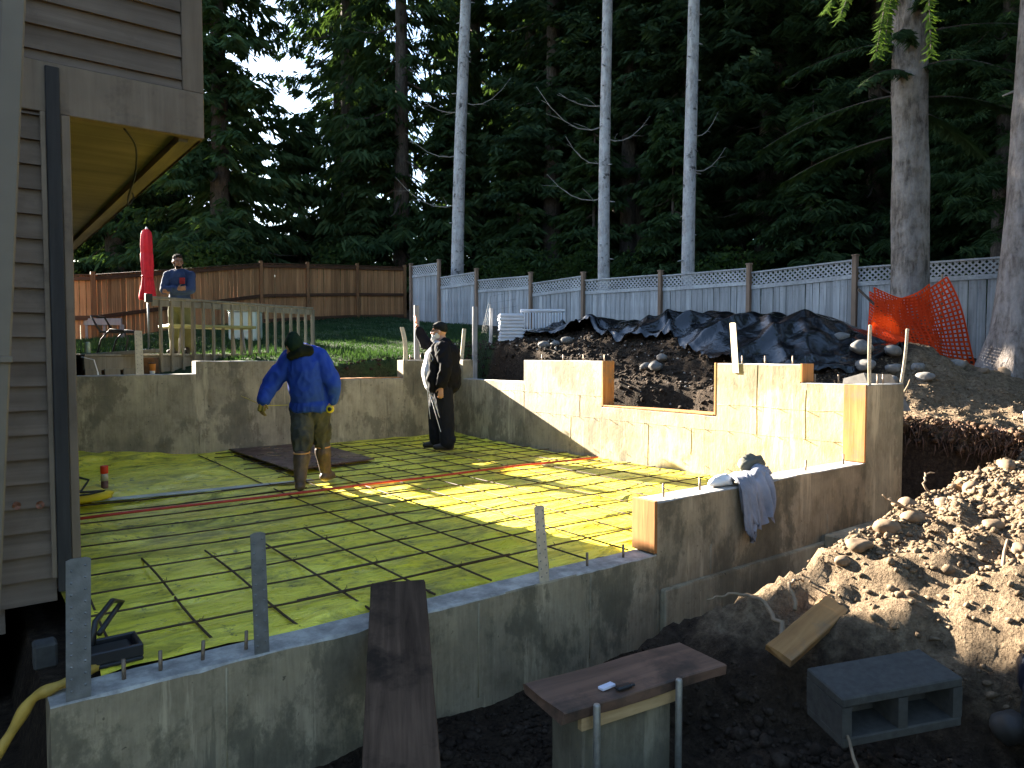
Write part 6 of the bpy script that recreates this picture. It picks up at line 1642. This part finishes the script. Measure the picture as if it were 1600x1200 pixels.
# the measuring tape in his right hand: case and pulled-out blade
tpp = empty("measuring_tape", Vector((2.66, 6.86, .82)), "yellow tape measure held by the person in blue, its blade pulled out to the left", "tape measure", None, R(YAW))
off_t = Vector((0, 0, -.815))
cc_ = RW + Vector((-.005, -.045, -.085)) + off_t
def lath_y(prof, c, name, mat):
    b = MB().lathe(prof, (0, 0, 0), 22, Matrix.Rotation(R(90), 3, 'X')); o = b.build(name, mat, None, (0, 0, 0)); o.parent = tpp; o.location = c; return o
lath_y([(.030, -.022), (.040, -.017), (.041, .017), (.030, .022)], cc_, "case", M['tapecase']); lath_y([(.022, .0225), (.022, .025), (.010, .0255)], cc_, "dial", M['blk'])
lath_y([(.030, -.0225), (.030, -.024)], cc_, "rim", M['blk'])
b = MB(); a0 = cc_ + Vector((-.035, .03, -.02)); ptsb = [a0, Vector((-.05, .46, .86)) + off_t, LW + Vector((.0, .02, -.05)) + off_t, Vector((-.95, .8, .93)) + off_t]
for p, q in zip(ptsb, ptsb[1:]): b.beam(p, q, .003, .007, (0, 0, 1))
o = b.build("blade", M['tapecase'], None, (0, 0, 0)); o.parent = tpp

for e_ in (pb, tpp):
    e_.location = Vector(e_.location) + Vector((CY, -SY, 0)) * .035; e_.scale = (.95, .95, .96)
tpp.location.z = .005 + .815 * .96

# ---- big man in the black jacket, in profile, one hand raised
pk = empty("person", (5.40, 8.72, .01), "person in an open black jacket, black beanie and white beard raising one hand", "person", None, R(YAW))
B = Blob()
hc = Vector((.0, .0, 1.655)); P_, m_k = head(B, hc, (-1, .05, .08), (.05, 0, 1), 1.05)
hip = Vector((.03, 0, .92)); S1, S2 = Vector((.06, -.20, 1.40)), Vector((.0, .20, 1.42))
E1, W1 = Vector((.115, -.285, 1.12)), Vector((.055, -.300, .885)); E2, W2 = Vector((-.235, .27, 1.50)), Vector((-.345, .24, 1.735))
K1, A1 = Vector((.095, -.09, .49)), Vector((.115, -.10, .08)); K2, A2 = Vector((-.06, .10, .49)), Vector((-.06, .12, .08))
B.chain([hip, (.0, 0, 1.12), (.04, 0, 1.33), (.04, 0, 1.48), hc + Vector((.025, 0, -.06))], [.15, .18, .16, .085, .062])
B.chain([hip + Vector((.01, -.09, -.02)), K1, A1], [.095, .062, .045]); B.chain([hip + Vector((-.01, .09, -.02)), K2, A2], [.095, .062, .045])
B.chain([S1, E1, W1], [.060, .046, .033]); B.chain([S2, E2, W2], [.060, .046, .033])
for A_ in (A1, A2): B.cap(A_ + Vector((.03, 0, -.03)), A_ + Vector((-.13, 0, -.045)), .042, .034)
hand(B, W1, (-.10, .02, -1), (.1, 1, 0), .098, .45, -1); hand(B, W2, (-.12, -.05, 1), (-1, -.25, -.1), .10, .10, 1, .12, (.05, .1, .2, .3))
B.build("body", [M['skin']], pk, .0095, 2)
eyes(P_, m_k, pk)
B = Blob(); B.ell(P_(0, .052, -.085), (.058, .050, .055), m_k); B.ell(P_(0, .072, -.105), (.040, .034, .045), m_k); B.ell(P_(0, .088, -.050), (.032, .012, .010), m_k)
for q in (-1, 1): B.ell(P_(q * .055, .012, -.060), (.016, .038, .045), m_k)
B.build("beard", [M['beard']], pk, .007, 2, .005, 30, 3)
B = Blob(); B.ell(P_(0, -.010, .060), (.090, .108, .082), m_k); B.ell(P_(0, -.03, .035), (.090, .090, .060), m_k); B.ell(P_(0, .03, .065), (.078, .070, .05), m_k); B.build("beanie", [M['beanie_k']], pk, .009, 3, .003, 30, 4)
b = MB(); b.tube([P_(.075, .0, .012), P_(.062, .085, .012), P_(.02, .098, .012), P_(-.02, .098, .012), P_(-.062, .085, .012), P_(-.075, .0, .012)], .0025, 5); o = b.build("glasses", M['glass'], None, (0, 0, 0)); o.parent = pk
B = Blob(); B.chain([(-.045, 0, .95), (-.062, 0, 1.08), (-.040, 0, 1.28), (.0, 0, 1.44)], [.180, .195, .170, .105]); B.build("shirt", [M['tshirt']], pk, .013, 3, .005, 7, 2)
B = Blob(); B.chain([(.095, 0, .96), (.09, 0, 1.10), (.10, 0, 1.32), (.07, 0, 1.44)], [.200, .205, .185, .12])
for sgn_y in (-1, 1):
    B.chain([(-.07, sgn_y * .155, .885), (-.085 if sgn_y < 0 else -.125, sgn_y * .160, 1.05), (-.060 if sgn_y < 0 else -.105, sgn_y * .145, 1.25), (-.03 if sgn_y < 0 else -.055, sgn_y * .09, 1.43)], [.080, .078, .078, .07])
B.ell((.085, 0, .92), (.215, .205, .13)); B.ell((.095, 0, 1.38), (.16, .21, .13))
B.chain([S1 + Vector((0, .03, 0)), E1, W1 + Vector((0, 0, .05))], [.112, .088, .066]); B.chain([S2, E2, W2 + (E2 - W2).normalized() * .06], [.105, .078, .056])
B.chain([(.10, -.08, 1.49), (.11, .08, 1.49)], [.06, .06]); B.chain([(.02, -.085, 1.49), (.08, -.07, 1.52)], [.035, .045])
B.build("jacket", [M['blackcoat']], pk, .012, 3, .016, 7, 6)
b = MB()
for pts_ in ([(-.10, -.262, 1.36), (-.06, -.272, 1.28), (-.085, -.27, 1.24)], [(.0, -.275, 1.44), (-.02, -.29, 1.33), (.03, -.30, 1.40)]):
    for p, q in zip(pts_, pts_[1:]): b.beam(p, q, .004, .016, (0, 1, .1))
o = b.build("jacket_piping", M['stripe'], None, (0, 0, 0)); o.parent = pk
B = Blob(); B.chain([hip + Vector((0, 0, .06)), hip + Vector((0, 0, -.06))], [.19, .185]); B.chain([hip + Vector((.02, -.09, -.06)), K1, A1 + Vector((.0, 0, .03))], [.145, .115, .100]); B.chain([hip + Vector((-.03, .09, -.06)), K2, A2 + Vector((0, 0, .04))], [.145, .110, .095]); B.ell(A1 + Vector((.03, 0, .07)), (.10, .09, .08))
B.build("trousers", [M['track']], pk, .012, 4, .010, 7, 9)
b = MB()
for pts_ in ([(-.150, -.10, .86), (-.085, -.185, .66), (-.02, -.205, .45), (.035, -.20, .26)], [(-.165, -.06, .86), (-.15, -.04, .62), (-.135, .02, .42)], [(-.11, -.15, .80), (-.02, -.215, .58), (.02, -.22, .46)]):
    for p, q in zip(pts_, pts_[1:]): b.beam(p, q, .004, .010, (-.5, -.9, 0))
o = b.build("trouser_stripe", M['stripe'], None, (0, 0, 0)); o.parent = pk
def shoe(A, f, par):
    A = Vector(A); f = Vector(f); B = Blob(); B.chain([A - f * .05 + Vector((0, 0, -.035)), A + f * .06 + Vector((0, 0, -.035)), A + f * .16 + Vector((0, 0, -.045))], [.050, .050, .040]); B.cap(A + Vector((0, 0, .03)), A + f * .05, .055, .05)
    B.build("shoe", [M['shoe']], par, .009, 2)
shoe(A1, (-1, -.10, 0), pk); shoe(A2, (-1, .05, 0), pk)

# ---- young man on the deck with folded arms
pd = empty("person", W(-5.95, 13.0, DZ), "dark haired person in a navy top standing on the deck with folded arms", "person", None, R(YAW))
B = Blob(); hc = Vector((-.02, 0, 1.645)); P_, m_d = head(B, hc, (.62, -.78, -.08), (0, 0, 1), 1.1)
hip = Vector((.0, 0, .90)); S1, S2 = Vector((-.195, .0, 1.40)), Vector((.205, .0, 1.40))
E1, W1 = Vector((-.235, -.10, 1.13)), Vector((.06, -.215, 1.14)); E2, W2 = Vector((.245, -.08, 1.13)), Vector((-.08, -.19, 1.10))
B.chain([hip, (0, .01, 1.15), (0, .02, 1.34), (0, .02, 1.46), (-.015, .01, 1.56)], [.13, .135, .13, .075, .055])
for sx_ in (-1, 1):
    B.chain([hip + Vector((sx_ * .09, 0, -.02)), (sx_ * .11, -.01, .48), (sx_ * .12, .02, .08)], [.090, .058, .042]); B.cap((sx_ * .12, .04, .05), (sx_ * .14, -.13, .035), .04, .034)
B.chain([S1, E1, W1], [.055, .042, .030]); B.chain([S2, E2, W2], [.055, .042, .030])
hand(B, W1, (1, -.05, .1), (.1, 1, .2), .09, .4, 1); hand(B, W2, (-1, -.06, .02), (0, 1, .2), .09, .4, 1)
B.build("body", [M['skin2']], pd, .010, 2); eyes(P_, m_d, pd)
B = Blob(); B.ell(P_(0, -.020, .048), (.084, .100, .085), m_d); B.ell(P_(0, -.045, .0), (.079, .066, .07), m_d); B.ell(P_(0, .05, .088), (.062, .045, .03), m_d); B.build("hair", [M['hair']], pd, .008, 2, .004, 26, 3)
B = Blob(); B.ell(P_(0, .040, -.082), (.054, .052, .042), m_d); B.ell(P_(0, .085, -.048), (.028, .010, .006), m_d)
for q in (-1, 1): B.ell(P_(q * .055, .010, -.050), (.014, .03, .042), m_d)
B.build("beard", [M['hair']], pd, .007, 2)
b = MB(); b.tube([P_(.075, .0, .010), P_(.062, .088, .010), P_(.02, .098, .010), P_(-.02, .098, .010), P_(-.062, .088, .010), P_(-.075, .0, .010)], .002, 5); o = b.build("glasses", M['glass'], None, (0, 0, 0)); o.parent = pd
B = Blob(); B.chain([(0, 0, .94), (0, .01, 1.15), (0, .02, 1.36)], [.168, .170, .165]); B.ell((0, .01, 1.33), (.225, .135, .13)); B.ell((0, 0, 1.0), (.19, .15, .13)); B.chain([(-.12, .01, 1.43), (0, .02, 1.455), (.12, .01, 1.43)], [.075, .078, .075])
B.chain([S1, E1, W1 + Vector((-.04, .0, 0))], [.082, .070, .054]); B.chain([S2, E2, W2 + Vector((.05, .0, 0))], [.082, .070, .054])
B.build("sweater", [M['navy']], pd, .012, 3, .007, 9, 4)
V = [(.085, -.150, 1.25), (.165, -.132, 1.25), (.168, -.150, 1.345), (.088, -.168, 1.345)]
b = MB().box((.08, -.178, 1.235), (.165, -.135, 1.345), None, .006); o = b.build("pocket", M['redpocket'], None, (0, 0, 0)); o.parent = pd
B = Blob(); B.chain([hip + Vector((0, 0, .05)), hip + Vector((0, 0, -.04))], [.16, .155])
for sx_ in (-1, 1): B.chain([hip + Vector((sx_ * .085, 0, -.06)), (sx_ * .11, -.01, .48), (sx_ * .12, .02, .10)], [.115, .085, .072])
B.build("trousers", [M['khaki']], pd, .012, 3, .008, 8, 5)
for sx_ in (-1, 1): shoe((sx_ * .12, .02, .08), (.15 * sx_, -1, 0), pd)
